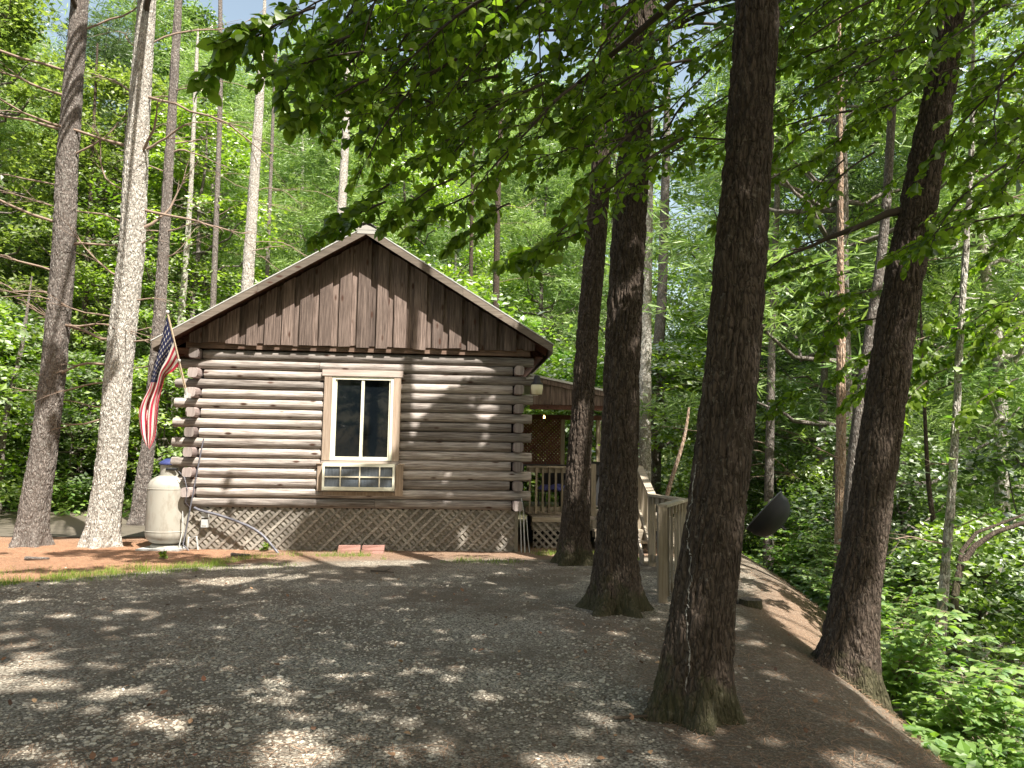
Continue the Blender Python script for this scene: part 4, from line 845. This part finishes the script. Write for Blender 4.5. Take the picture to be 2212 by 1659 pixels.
# lower boxed window with eight panes
lw = MB(); lw.box((WX0-.07, -.13, 1.0), (WX0+.03, .02, 1.455), .4); lw.box((WX1-.04, -.13, .93), (WX1+.09, .02, 1.455), .6); lw.box((WX0-.09, -.15, 1.456), (WX0+.0, .0, 1.475)); lw.box((WX1+.0, -.15, 1.456), (WX1+.11, .0, 1.475)); lw.box((WX0-.02, -.11, .93), (WX1-.045, .02, .99), .1)
lw_ = cb(lw, 'boxed_window', M['trim'])
def lb(name, m, boxes):
    mb = MB()
    for a, b_ in boxes: mb.box(a, b_)
    return mb.build(name, m, lw_, False, world_verts=False)
ax0, ax1, az0, az1, ay = WX0+.035, WX1-.045, 1.02, 1.475, -.27
fr = [((ax0, ay, az0), (ax0+.035, ay+.03, az1)), ((ax1-.035, ay, az0), (ax1, ay+.03, az1)), ((ax0+.036, ay+.002, az1-.055), (ax1-.036, ay+.03, az1-.002)), ((ax0+.036, ay+.002, az0), (ax1-.036, ay+.03, az0+.06)), ((ax0, ay+.031, az1-.02), (ax1, .0, az1)), ((ax0, ay+.031, az0), (ax1, .0, az0+.02)), ((ax0, ay+.031, az0+.021), (ax0+.02, 0, az1-.021)), ((ax1-.02, ay+.031, az0+.021), (ax1, 0, az1-.021))]
lb('window_frame', M['vinyl'], fr)
M['mullcream'] = plain('faded_cream_paint', (.62, .56, .42), .6)
zm = (az0+az1)/2; mu = [((ax0+.036, ay+.004, zm-.010), (ax1-.036, ay+.024, zm+.010))]
xsn = [ax0+.30, ax0+.62, ax0+.95]
mu += [((q-.010, ay+.0, az0+.061), (q+.010, ay+.003, az1-.056)) for q in xsn]; lb('muntin', M['mullcream'], mu)
m, nt, b = mat('mottled_grey_glass'); nt.links.new(mixc(nt, noise(nt, coords(nt, (9, 1, 2)), 3, 3), (.015, .02, .028), (.14, .16, .18)), b.inputs[0]); b.inputs['Roughness'].default_value = .2; M['mottled'] = m  # dark glass mottled with paler grey upright streaks
lb('window_pane', M['mottled'], [((ax0+.036, ay+.026, az0+.06), (ax1-.036, ay+.028, az1-.055))])
mb = MB()
for k in range(9): z = az0+.07+k*.013; mb.box((ax0+.32, ay+.0245, z), (ax0+.60, ay+.0255, z+.004))
for k in range(18): q = ax0+.66+k*.014; mb.box((q, ay+.0245, az0+.065), (q+.003, ay+.0255, zm-.02))
mb.build('louvre', M['curtain'], lw_, False, world_verts=False)
# porch roof, fascia, posts, privacy lattice
PZ = lambda x: 3.20-(x-6.05)*.185
mb = MB(); x0, x1 = 5.95, 8.15
mb.add([(x0, 1.15, PZ(x0)-.03), (x1, 1.15, PZ(x1)-.03), (x1, 5.4, PZ(x1)-.03), (x0, 5.4, PZ(x0)-.03), (x0, 1.15, PZ(x0)+.01), (x1, 1.15, PZ(x1)+.01), (x1, 5.4, PZ(x1)+.01), (x0, 5.4, PZ(x0)+.01)], BOXF, .5); cb(mb, 'porch_roof', M['metal'])
mb = MB(); x0b, x1b = 5.95, 8.1
mb.add([(x0b, 1.17, PZ(x0b)-.13), (x1b, 1.17, PZ(x1b)-.13), (x1b, 1.20, PZ(x1b)-.13), (x0b, 1.20, PZ(x0b)-.13), (x0b, 1.17, PZ(x0b)-.032), (x1b, 1.17, PZ(x1b)-.032), (x1b, 1.20, PZ(x1b)-.032), (x0b, 1.20, PZ(x0b)-.032)], BOXF, .5)
x = 5.97
while x < 8.06:
    w = random.uniform(.17, .21); q = min(x+w, 8.09); v = [(x, 1.203, 2.64), (q, 1.203, 2.64), (q, 1.225, 2.64), (x, 1.225, 2.64), (x, 1.203, PZ(x)-.035), (q, 1.203, PZ(q)-.035), (q, 1.225, PZ(q)-.035), (x, 1.225, PZ(x)-.035)]; mb.add(v, BOXF); x = q+.004
cb(mb, 'porch_fascia', M['siding'])
mb = MB(); mb.box((5.97, 1.23, 2.55), (8.1, 1.32, 2.66), .2); cb(mb, 'porch_beam', M['soffit']); mb = MB(); mb.box((5.97, 4.9, 2.55), (8.3, 5.0, 2.66), .2); cb(mb, 'porch_beam', M['soffit'])
for x, y in ((8.02, 1.28), (8.02, 4.95), (7.15, 4.95)):
    mb = MB(); mb.box((x-.05, y-.05, .56), (x+.05, y+.05, 2.56), .4); cb(mb, 'porch_post', M['deckwood'])
mb = MB(); lattice(mb, 5.97, 7.10, 1.52, 2.55, 4.90, .086, .040, .008); mb.box((5.95, 4.88, 1.44), (7.1, 4.93, 1.52), .2); cb(mb, 'privacy_lattice', M['soffit'])

# ------------------------------------------------------------------ deck
deck = thing('wooden_deck', 'raised wooden deck with thin balusters and lattice skirt at the right side of the cabin', 'deck', CO, TH)
def db(mb, name, m, parent=None, smooth=False): return mb.build(name, m, parent or deck, smooth, world_verts=False)
mb = MB(); x = 5.98
while x < 8.6: q = x+.135; mb.box((x, .52, .515), (q, 5.4, .55)); x = q+.007
db(mb, 'deck_boards', M['deckwood_y'])
mb = MB(); mb.box((5.96, .47, .47), (7.02, .515, .548), .8); mb.box((5.96, .53, .32), (8.6, .57, .512), .3); mb.box((5.98, .9, .36), (8.6, .94, .512), .3); db(mb, 'rim_joist', M['deckwood_x'])
mb = MB(); lattice(mb, 5.98, 7.0, -.05, .465, .49, .135, .04, .01, layers=(-1, 1)); db(mb, 'lattice_skirt', M['lattice'])
mb = MB(); mb.box((5.98, 1.6, -.05), (8.6, 1.63, .5), .2); db(mb, 'skirt_backing', M['dark'])
def railing(parent, base, x0, x1, y, zb, zt, n, post=()):
    mb = MB(); mb.box((x0, y-.055, zt-.035), (x1, y+.055, zt), .6); base(mb, 'cap_rail', M['deckwood_x'])
    mb = MB(); mb.box((x0, y-.0, zb), (x1, y+.035, zb+.09), .4); base(mb, 'cross_rail', M['deckwood_x']); mb = MB(); mb.box((x0, y-.0, zt-.13), (x1, y+.035, zt-.037), .4); base(mb, 'cross_rail', M['deckwood_x'])
    for k in range(n):
        x = x0+.06+(x1-x0-.12)*k/(n-1); mb = MB(); mb.box((x-.019, y-.04, zb-.03), (x+.019, y-.002, zt-.038)); base(mb, 'baluster', M['deckwood'])
railing(deck, db, 5.9, 7.12, 1.0, .62, 1.47, 10)
mb = MB(); mb.box((7.12, .96, .55), (7.21, 1.05, 1.52), .5); db(mb, 'post', M['deckwood'])
# back right corner railing
railing(deck, db, 7.55, 8.62, 3.2, .64, 1.49, 9)
mb = MB(); mb.box((8.50, 3.16, .3), (8.62, 3.26, 1.452), .7); db(mb, 'post', M['deckwood'])
for k, (y, z) in enumerate(((.22, .37), (-.06, .19))):
    mb = MB(); mb.box((7.04, y-.02, z-.035), (7.95, y+.28, z), .8); db(mb, 'step', M['deckwood_x'])
    mb = MB(); mb.box((7.06, y+.26, z-.16), (7.93, y+.28, z+.14), .2); db(mb, 'riser', M['deckwood_x'])
mb = MB(); mb.bar((7.96, -.15, .10), (7.96, .9, .60), .04, .24, v=.8); db(mb, 'stringer', M['deckwood_y'])

# stair railing (world coordinates)
A = P(1430, 1090, 8.9); A = np.array([A[0], A[1], 0]); Bp = P(1408, 1065, 11.9); Bp[2] = 0; Cp = P(1478, 1080, 10.7); Cp[2] = 0; Dp = P(1381, 1003, 14.0); Dp[2] = 0
sr = thing('stair_railing', 'angled wooden railing leading down from the deck stairs to the yard', 'railing', A)
def sect(p, q, zp, zq, n, lowp, lowq, capw=.12):
    mb = MB(); mb.bar((p[0], p[1], zp-.02), (q[0], q[1], zq-.02), capw, .035, v=.8); mb.build('cap_rail', M['deckwood_x'], sr)
    mb = MB(); mb.bar((p[0], p[1], zp-.10), (q[0], q[1], zq-.10), .035, .10, v=.4); mb.build('cross_rail', M['deckwood_x'], sr); mb = MB(); mb.bar((p[0], p[1], lowp+.08), (q[0], q[1], lowq+.08), .035, .09, v=.4); mb.build('cross_rail', M['deckwood_x'], sr)
    d = (q-p)/np.linalg.norm(q-p); s_ = np.cross(d, [0, 0, 1]); s_ = s_*(1 if s_[1] < 0 else -1)*.035
    for k in range(n):
        t = (k+.8)/(n+.6); c = p+(q-p)*t+s_; zt = zp+(zq-zp)*t; zl = lowp+(lowq-lowp)*t; mb = MB(); mb.bar((c[0], c[1], zl+.01), (c[0], c[1], zt-.045), .026, .026, up=(d[0], d[1], 0)); mb.build('baluster', M['deckwood'], sr)
sect(A, Cp, 1.10, 1.085, 6, .02, .0); sect(Bp, Cp, 1.09, 1.085, 5, .05, .02); sect(Bp, Dp, 1.095, 1.50, 8, .12, .60)
for p, zt, w in ((A, 1.08, .1), (Bp, 1.06, .1), (Cp, 1.06, .1), (Dp, 1.48, .1)):
    mb = MB(); mb.box((p[0]-w/2, p[1]-w/2, -.1), (p[0]+w/2, p[1]+w/2, zt-.002), .35); mb.build('post', M['deckwood'], sr)
mb = MB(); q = Bp+np.array([-.12, .1, 0]); mb.bar((q[0], q[1], .05), (Dp[0]-.12, Dp[1], .5), .03, .2, v=.9); mb.build('stringer', M['deckwood_y'], sr)

# ------------------------------------------------------------------ cabin side objects
def loc(x, y, z): return CO+EX*x+EY*y+np.array([0, 0, z])
# lantern
lt = thing('yard_light', 'grey hooded outdoor lamp with pale lens hanging on the right cabin corner', 'lamp', loc(5.93, -.28, 2.70))
b0 = np.array(lt.location)
mb = MB(); mb.lathe([(.0, .34), (.045, .33), (.06, .28), (.065, .22), (.10, .2), (.105, .17), (.0, .17)], b0, 20); mb.build('hood', M['darkmetal'], lt, True)
mb = MB(); mb.lathe([(.10, .17), (.105, .12), (.088, .01), (.0, .0)], b0, 20); mb.build('lens', M['lens'], lt, True)
mb = MB(); mb.bar(b0+[0, .0, .30], b0+EX*-.16+EY*.22+[0, 0, .30], .04, .04); mb.bar(b0+EX*-.2+EY*-.0+[0, 0, -.01], b0+EX*.02+[0, 0, -.01], .012, .008); mb.build('bracket', M['metal'], lt)
# string lights under the porch
sl = thing('string_lights', 'string of small glowing bulbs under the porch beam', 'string lights', loc(6.0, 1.35, 2.5))
pts = [loc(6.0+.29*k, 1.5+.1*math.sin(k), 2.52-.08*math.sin(k*1.1)**2) for k in range(8)]; mb = MB(); mb.tube(pts, .004, 5); mb.build('cable', M['darkmetal'], sl)
for k in (1, 3, 5, 6): mb = MB(); q = pts[k]-[0, 0, .045]; mb.lathe([(.0, .04), (.012, .03), (.018, .0), (.012, -.018), (0, -.022)], q, 10); mb.build('bulb', M['bulb'], sl, True)
# propane tank
tk = thing('propane_tank', 'tall pale grey propane tank at the left corner of the cabin', 'gas tank', loc(-.24, .14, 0.0)); b0 = np.array(tk.location); b0[2] = 0
r = .37; mb = MB(); prof = [(.0, .06)]+[(r*math.sin(a)**.8, .06+.20*(1-math.cos(a))) for a in np.linspace(.1, PI/2, 9)]+[(r, .7), (r, 1.02)]+[(r*math.cos(a)**.75, 1.02+.22*math.sin(a)) for a in np.linspace(.05, 1.45, 10)]+[(.0, 1.245)]
mb.lathe(prof, b0, 48); mb.build('tank_body', M['tank'], tk, True)
mb = MB()
for z in (.30, 1.0): mb.lathe([(r-.002, z-.012), (r+.004, z-.006), (r+.004, z+.006), (r-.002, z+.012)], b0, 48)
mb.build('weld_seam', M['tank'], tk, True)
mb = MB(); th = np.linspace(R(-250), R(70), 40); rr = .19
vv = np.array([[(b0[0]+rr*math.cos(t), b0[1]+rr*math.sin(t), z) for t in th] for z in (1.2, 1.42)]); mb.grid(vv); mb.grid(vv*1.0+np.array([0, 0, .0]))
vi = np.array([[(b0[0]+(rr-.012)*math.cos(t), b0[1]+(rr-.012)*math.sin(t), z) for t in th] for z in (1.2, 1.42)]); mb = MB(); mb.grid(vv); mb.grid(vi[::-1]); mb.grid(np.stack([vv[1], vi[1]])); mb.build('valve_collar', M['tank'], tk, True)
mb = MB(); mb.tube([b0+[-.02+.18*k/4*1, -rr-.004, 1.33] for k in range(5)], .022, 8); mb.build('collar_slot', M['black'], tk, True)
mb = MB(); mb.lathe([(.0, 1.52), (.12, 1.50), (.20, 1.45), (.225, 1.41), (.215, 1.40), (0, 1.41)], b0, 24); mb.build('lid', M['blue'], tk, True)
mb = MB(); mb.lathe([(.27, -.02), (.28, .05), (.25, .09), (.24, .06)], b0, 32); mb.build('foot_ring', M['tank'], tk, True)
mb = MB(); mb.lathe([(.05, 1.24), (.05, 1.33), (.02, 1.36), (0, 1.36)], b0, 12); mb.build('valve', M['metal'], tk, True)
mb = MB(); mb.tube([loc(-.02, -.2, 1.3), loc(.1, -.26, 1.2), loc(.17, -.3, 1.0), loc(.15, -.3, .8), loc(.2, -.2, .7)], .006, 8); mb.build('gas_hose', M['grey_pipe'], tk, True)
# concrete pad
mb = MB(); q = loc(-.24, .14, 0); mb.box((q[0]-.36, q[1]-.4, -.03), (q[0]+.36, q[1]+.4, .035), None, 0, .006); tag(mb.build('paver', M['grey_box']), 'grey concrete pad under the propane tank', 'paver')
# flag
fl = thing('american_flag', 'drooping american flag on a tilted pole at the left cabin corner', 'flag', loc(.09, -.33, 2.57)); FY = 12.4
base = P(404, 852, FY+.1); tip = P(362, 676, FY-.35)
mb = MB(); mb.tube([base, base+(tip-base)*.5, tip], [.014, .014, .013], 10); mb.build('flag_pole', M['pole'], fl, True)
mb = MB(); mb.lathe([(0, .05), (.022, .035), (.028, .01), (.018, -.015), (0, -.02)], tip, 12); mb.build('finial', M['metal'], fl, True)
mb = MB(); mb.box(base+[-.03, -.03, -.06], base+[.035, .06, .02], None, 0, .004); mb.tube([base+[0, 0, -.05], base+(tip-base)*.08], .024, 10); mb.build('bracket', M['metal'], fl)
mb = MB(); pm = base+(tip-base)*.42; mb.lathe([(0, .03), (.025, .02), (.028, -.02), (0, -.03)], pm, 8); mb.build('ring', M['metal'], fl, True)
hA = base+(tip-base)*.97; hB = base+(tip-base)*.36
# outline in the picture plane: left edge (t=0), right edge (t=1)
Lp = [(361, 680), (347, 740), (330, 792), (322, 835), (303, 870), (297, 895), (302, 936), (316, 962)]; Rp = [(386, 790), (374, 803), (357, 812), (353, 830), (343, 872), (341, 905), (337, 945), (323, 971)]
NS, NT = 84, 78
sv = np.linspace(0, 1, NS); tv = np.linspace(0, 1, NT)
Le = np.array([np.interp(sv, np.linspace(0, 1, 8), [q[k] for q in Lp]) for k in (0, 1)]).T; Re = np.array([np.interp(sv, np.linspace(0, 1, 8), [q[k] for q in Rp]) for k in (0, 1)]).T
def smooth1(a, k=9):
    p = np.pad(a, ((k//2, k//2), (0, 0)), mode='reflect', reflect_type='odd'); return np.stack([np.convolve(p[:, q], np.ones(k)/k, 'valid') for q in range(2)], -1)
Le, Re = smooth1(Le), smooth1(Re)
FV = np.zeros((NS, NT, 3))
for i, s in enumerate(sv):
    dep = FY-.30+.22*min(1, s*2)
    for j, t in enumerate(tv):
        g = min(1, s*1.6); fold = math.sin(t*PI*5.0+.5+1.2*s)*(.075*g); tt = t+ .045*g*math.sin(t*PI*5.0+2.0)
        tt = min(1, max(0, tt)); uv = Le[i]*(1-tt)+Re[i]*tt; p = P(uv[0], uv[1], dep+fold-.25*(1-g)*(1-t)+.1*(1-g)*t)
        FV[i, j] = p
if True:
    ff = gridf(NS, NT); mi = []
    for i in range(NS-1):
        for j in range(NT-1):
            s = (i+.5)/(NS-1); t = (j+.5)/(NT-1); st_ = int(t*13)
            mi.append(2 if (s < .40 and t < 7/13) else (0 if st_ % 2 == 0 else 1))
    mb = MB(); mb.add(FV.reshape(-1, 3), ff, .5); mb.M = [np.array(mi)]
    clo = mb.build('flag_cloth', [M['red'], M['white'], M['navy']], fl, True)
    stars = MB(); 
    def fpt(s, t):
        i = min(NS-2, int(s*(NS-1))); j = min(NT-2, int(t*(NT-1))); a = s*(NS-1)-i; b_ = t*(NT-1)-j
        return (FV[i, j]*(1-a)+FV[i+1, j]*a)*(1-b_)+(FV[i, j+1]*(1-a)+FV[i+1, j+1]*a)*b_
    for row in range(9):
        for c_ in range(6 if row % 2 == 0 else 5):
            t0 = 7/13*(row+1)/10; s0 = .40*(2*c_+1+(row % 2))/12; v = [fpt(s0, t0)]
            for k in range(10):
                a = k*PI/5; rr = .0185 if k % 2 == 0 else .008; v.append(fpt(min(.99, max(0, s0+rr*math.cos(a)*.8)), min(.99, max(0, t0+rr*math.sin(a)*1.3))))
            for off in (-.004, .004): stars.add(np.array(v)+[0, off, 0], [[0, k+1, (k+1) % 10+1] for k in range(10)], .5)
    stars.build('stars', M['white'], clo)
mb = MB()
for o_ in (-.012, .012): mb.tube([base+[o_, -.02, 0], base+(tip-base)*.5+[o_*1.5, -.03, 0], tip+[o_*.3, -.01, -.02]], .004, 5)
mb.build('halyard', M['rope'], fl, True)
# conduits and utility boxes
mb = MB(); pts = [loc(.24, -.12, .70), loc(.34, -.16, .66), loc(.62, -.18, .60), loc(.95, -.22, .50), loc(1.22, -.27, .40), loc(1.42, -.31, .28), loc(1.58, -.36, .12), loc(1.72, -.42, -.02)]
pp = np.array(pts); s = np.linspace(0, 7, 60); cur = np.stack([np.interp(s, range(8), pp[:, k]) for k in range(3)], -1); k = 7; pad = np.pad(cur, ((3, 3), (0, 0)), mode='reflect', reflect_type='odd'); cur = np.stack([np.convolve(pad[:, q], np.ones(k)/k, 'valid') for q in range(3)], -1)
mb.tube(cur, .022+.003*np.sin(np.arange(60)*2.2), 10); tag(mb.build('conduit', M['grey_pipe'], smooth=True), 'grey flexible conduit slanting down across the lattice skirt to the ground', 'conduit')
mb = MB(); mb.tube([loc(.33, -.12, 1.85), loc(.30, -.14, 1.6), loc(.25, -.15, 1.2), loc(.20, -.16, .8), loc(.16, -.15, .5), loc(.10, -.15, .1), loc(.25, -.2, -.03)], .012, 8); tag(mb.build('cable', M['grey_pipe'], smooth=True), 'thin black cable running down the left corner of the log wall', 'cable')
ob = thing('outlet_box', 'small grey electrical outlet box on the lattice below the left corner', 'outlet box', loc(.42, -.08, .38)); mb = MB(); q = np.array(ob.location)
mb.box(q+[-.055, -.05, 0], q+[.055, .02, .13]); mb.box(q+[-.05, -.06, .16], q+[.05, .02, .24]); mb.build('box', M['grey_box'], ob)
mb = MB(); mb.box(q+[-.035, -.058, .03], q+[.035, -.052, .10]); mb.build('cover', M['metal'], ob)
mb = MB(); mb.tube([loc(.08, -.2, .65), loc(.11, -.22, .35), loc(.06, -.24, .02)], .009, 6); mb.tube([loc(.18, -.16, .05), loc(.20, -.2, .22), loc(.33, -.2, .24), loc(.36, -.2, .02)], .014, 8); tag(mb.build('spigot_pipe', M['grey_box'], smooth=True), 'bent grey pipe standing at the foot of the left corner', 'pipe')
mb = MB(); mb.tube([loc(5.70, -.12, .92), loc(5.74, -.14, .7), loc(5.76, -.12, .3), loc(5.78, -.12, -.02)], .012, 6); mb.tube([loc(5.68, -.10, .72), loc(5.70, -.12, .4), loc(5.72, -.1, -.02)], .010, 6); mb.tube([loc(5.80, -.10, .6), loc(5.82, -.12, .3), loc(5.86, -.1, -.02)], .008, 6); tag(mb.build('cable', M['grey_box'], smooth=True), 'bundle of pale cables down the right cabin corner', 'cables')
# bricks
for k, (x0, lab, rz) in enumerate(((2.83, 'dark weathered red brick lying left of its twin under the window', .05), (3.22, 'pinkish sunlit brick lying right of its twin under the window', -.04))):
    q = loc(x0, -.32, 0); o = thing('brick', lab, 'brick', q, TH+rz); mb = MB(); L_ = .18
    vv = np.array([[sx*L_, sy*.09, z] for z in (.0, .06) for sx, sy in ((-1, -1), (1, -1), (1, 1), (-1, 1))])+RNG.normal(0, .004, (8, 3)); mb.add(vv, BOXF); mb.add(vv*[.99, .97, 1]+[.01, .005, .062], BOXF)
    b_ = mb.build('brick_block', M['brick'], o, False, world_verts=False)
# deck furniture: chair with blue cushion, black cart
ch = thing('patio_chair', 'dark metal patio chair with a bright blue cushion behind the deck railing', 'chair', loc(6.55, 2.0, .55), TH-.4)
def cl(mb, name, m, sm=False): return mb.build(name, m, ch, sm, world_verts=False)
for x, y in ((-.25, -.25), (.25, -.25), (.25, .25), (-.25, .25)): mb = MB(); mb.tube([(x, y, 0), (x*.95, y*.95, .42)], .014, 8); cl(mb, 'leg', M['darkmetal'], True)
mb = MB(); mb.box((-.28, -.27, .40), (.28, .27, .43)); cl(mb, 'seat', M['darkmetal'])
gx, gy = np.meshgrid(np.linspace(-1, 1, 13), np.linspace(-1, 1, 13)); ed = (1-abs(gx)**4)*(1-abs(gy)**4)
mb = MB(); mb.grid(np.stack([gx*.27, gy*.27, .44+.10*ed**.35+.02*np.sin(gx*5)], -1)); mb.grid(np.stack([gx*.27, gy*.27, .44-.005*ed], -1)[::-1]); cl(mb, 'cushion', M['cushion'], True)
mb = MB(); mb.box((-.28, .24, .45), (.28, .27, .92)); [mb.tube([(x, .25, .42), (x, .33, .98)], .013, 6) for x in (-.27, .27)]; cl(mb, 'backrest', M['darkmetal'])
for x in (-.29, .29): mb = MB(); mb.tube([(x, -.24, .42), (x, -.25, .63), (x, .0, .66), (x, .27, .65)], .013, 8); cl(mb, 'armrest', M['darkmetal'], True)
gt = thing('gas_grill', 'dark covered gas grill standing on the deck behind the pine trunks', 'grill', loc(7.45, 3.0, .55), TH)
def gl(mb, name, m, sm=False): return mb.build(name, m, gt, sm, world_verts=False)
mb = MB(); mb.box((-.4, -.25, .08), (.4, .25, .72)); gl(mb, 'cabinet', M['black']); mb = MB(); th = np.linspace(0, PI, 14); mb.grid(np.array([[(x, -.27*math.cos(t), .73+.28*math.sin(t)) for t in th] for x in (-.42, .42)])); [mb.add([(x, -.27*math.cos(t), .73+.28*math.sin(t)) for t in th], [list(range(14))[::s]]) for x, s in ((-.42, 1), (.42, -1))]; gl(mb, 'hood', M['darkmetal'], False)
mb = MB(); mb.box((-.75, -.2, .70), (-.425, .2, .73)); mb.box((.425, -.2, .70), (.75, .2, .73)); gl(mb, 'side_shelf', M['darkmetal'])
for x in (-.33, .33): mb = MB(); mb.tube([(x, -.27, .04), (x, -.21, .04)], .04, 12); mb.tube([(x, .21, .04), (x, .27, .04)], .04, 12); gl(mb, 'wheel', M['black'])
tb = thing('patio_table', 'dark low table on the deck beside the cabin wall', 'table', loc(6.5, 3.6, .55), TH)
mb = MB(); mb.box((-.5, -.35, .88), (.5, .35, .93)); mb.build('tabletop', M['darkmetal'], tb, False, world_verts=False)
for x, y in ((-.45, -.3), (.45, -.3), (.45, .3), (-.45, .3)): mb = MB(); mb.tube([(x, y, 0), (x, y, .88)], .02, 6); mb.build('leg', M['darkmetal'], tb, True, world_verts=False)
# kettle grill with open lid behind the big trunk
kx, ky = P(1552, 1150, 8.7)[0], 8.7; kz = hz(kx, ky)
kg = thing('kettle_grill', 'black kettle grill behind the nearest trunk with its domed lid tipped open', 'grill', (kx, ky, kz)); r = .275; b0 = np.array([kx, ky, kz]); zr = P(1605, 1143, 8.7)[2]-kz
mb = MB(); mb.lathe([(.0, -.24), (.10, -.225), (.19, -.17), (.25, -.09), (r, 0), (r+.008, .004), (r-.01, 0), (.23, -.09), (.17, -.15), (0, -.22)], b0+[0, 0, zr], 36); mb.build('bowl', M['black'], kg, True)
for a in (.5, 2.6, 4.7):
    mb = MB(); mb.tube([b0+[.16*math.cos(a), .16*math.sin(a), zr-.18], b0+[.27*math.cos(a), .27*math.sin(a), .0]], .012, 8); mb.build('leg', M['darkmetal'], kg, True)
mb = MB(); [mb.tube([b0+[x, -.24+.02*abs(k), zr-.01], b0+[x, .24-.02*abs(k), zr-.01]], .003, 4) for k, x in enumerate(np.linspace(-.2, .2, 15))]; mb.build('grate', M['metal'], kg)
prof = [(r+.006, -.012), (r+.006, .012), (r-.004, .03), (.27, .09), (.235, .155), (.17, .21), (.09, .238), (.0, .245)]
mb = MB(); mb.lathe(prof, (0, 0, 0), 40); inner = [(a*.97, b_*.96) for a, b_ in prof]; mb.lathe(inner[::-1], (0, 0, 0), 40); V_ = np.concatenate(mb.V)
ang = R(131); ca, sa = math.cos(ang), math.sin(ang); hinge = b0+np.array([r+.01, 0, zr+.01])
Vx = V_[:, 0]+r; Vz = V_[:, 2]; nx = Vx*-1; # lid hinged at its left rim, opened clockwise about y
X2 = (V_[:, 0]-r); Z2 = V_[:, 2]; Xr = X2*ca+Z2*sa; Zr = -X2*sa+Z2*ca
V2 = np.stack([Xr, V_[:, 1], Zr], -1)+hinge; cf, sf = math.cos(-.42), math.sin(-.42); dv = V2-b0; V2 = np.stack([b0[0]+dv[:, 0]*cf-dv[:, 1]*sf+.03, b0[1]+dv[:, 0]*sf+dv[:, 1]*cf, V2[:, 2]], -1)
lid = MB(); off = 0
for v_, f_ in zip(mb.V, mb.Fc): lid.add(V2[off:off+len(v_)], f_-off, .5); off += len(v_)
ld = lid.build('lid', M['black'], kg, True)
def lidpt(x, y, z):
    X3, Z3 = x-r, z; q = np.array([X3*ca+Z3*sa, y, -X3*sa+Z3*ca])+hinge-b0; return np.array([b0[0]+q[0]*cf-q[1]*sf+.03, b0[1]+q[0]*sf+q[1]*cf, b0[2]+q[2]])
hb = MB(); hb.tube([lidpt(0, -.07, .24), lidpt(0, -.07, .285), lidpt(0, .07, .285), lidpt(0, .07, .24)], .011, 8); hb.build('handle', M['darkmetal'], ld, True)
hb = MB(); hb.tube([lidpt((r+.008)*math.cos(t), (r+.008)*math.sin(t), -.008) for t in np.linspace(0, 6.283, 41)], .006, 6); hb.build('rim', M['grey_pipe'], ld, True)
# stump, sticks, cut logs
q = G(1622, 1335, -.15); q[2] = hz(q[0], q[1]); sp_ = thing('tree_stump', 'low brown cut stump on the slope edge right of the nearest trunk', 'stump', q)
mb = MB(); vv, _c = trunk_mesh([(q[0], q[1], q[2]-.2, .12), (q[0], q[1], q[2]+.07, .11)], 24, nh=6, flare=.2, seed=3); mb.grid(vv, .5, wrap=True); mb.build('bark', M['bark_dark'], sp_, True); mb = MB(); mb.add(vv[-1], [list(range(24))]); mb.build('cut_top', M['bark_mid'], sp_)
random.seed(12)
STK = [((828, 1238), .35, 'dark forked stick lying on the gravel in front of the cabin'), ((108, 1405), .0, ''), ((80, 1212), .35, 'grey weathered wood chunk on the needles at the left'), ((385, 1243), .0, ''), ((520, 1203), .3, 'dark wood scrap on the grass below the lattice skirt'), ((1400, 1560), .42, 'broken brown stick at the foot of the nearest trunk'), ((275, 1098), .8, 'dark log lying beside the road behind the sunlit pine')]
for (U, V), L_, lab in STK:
    if not L_: continue
    q = G(U, V); mb = MB(); p0 = q+[-L_/2, 0, .02]; pts = branch_pts(p0, (1, random.uniform(-.3, .3), 0), L_, 0, 7, .08); pts[:, 2] = hgt(pts[:, 0], pts[:, 1])+.02; rr = .012 if L_ < .8 else .09
    if 'chunk' in lab or 'scrap' in lab: rr = .03
    pts[:, 2] += rr*.5; mb.tube(pts, np.linspace(rr, rr*.5, 7), 7)
    if rr < .02: mb.tube(branch_pts(pts[3], (.8, .6, .1), L_*.4, 0, 4, .1), np.linspace(rr*.6, rr*.3, 4), 5)
    tag(mb.build('fallen_stick', M['bark_mid' if rr > .02 else 'twig_dark'], smooth=True), lab, 'stick')
# weed seedlings by the skirt
for k, (U, V, s, lab) in enumerate([(352, 1208, .16, 'small leafy weed in the pine needles in front of the propane tank'), (575, 1190, .16, 'small spiky brown green weed where the conduit meets the ground')]):
    q = G(U, V); q[2] = hz(q[0], q[1]); o = thing('weed', lab, 'weed', q); lf = MB(); m_ = 26; a = RNG.random(m_)*6.28
    oval_leaves(lf, q+np.stack([RNG.normal(0, .03, m_), RNG.normal(0, .03, m_), RNG.uniform(0, s*.7, m_)], -1), np.stack([np.cos(a), np.sin(a), RNG.uniform(.1, 1.2, m_)], -1), RNG.normal(0, .3, (m_, 3))+[0, 0, 1], s*.5); lf.build('leaves', M['grass'], o)
    sm_ = MB(); sm_.tube([q, q+[0.01, 0, s]], .004, 5); sm_.build('stem', M['twig'], o)
# trees behind the camera, reflected by the window glass
random.seed(77)
for (x, y, pk) in [(-9, -13, 'b0'), (-3, -16, 'b2'), (4, -14, 'b0'), (-15, -14, 'p0'), (-6, -22, 'b2'), (0, -24, 'b0'), (9, -20, 'p1')]:
    o = plant(pk, x, y, 1.0, random.uniform(0, 6)); tag(o, 'tall tree outside the frame behind the camera, mirrored in the dark window glass', None, 'trees behind the camera')
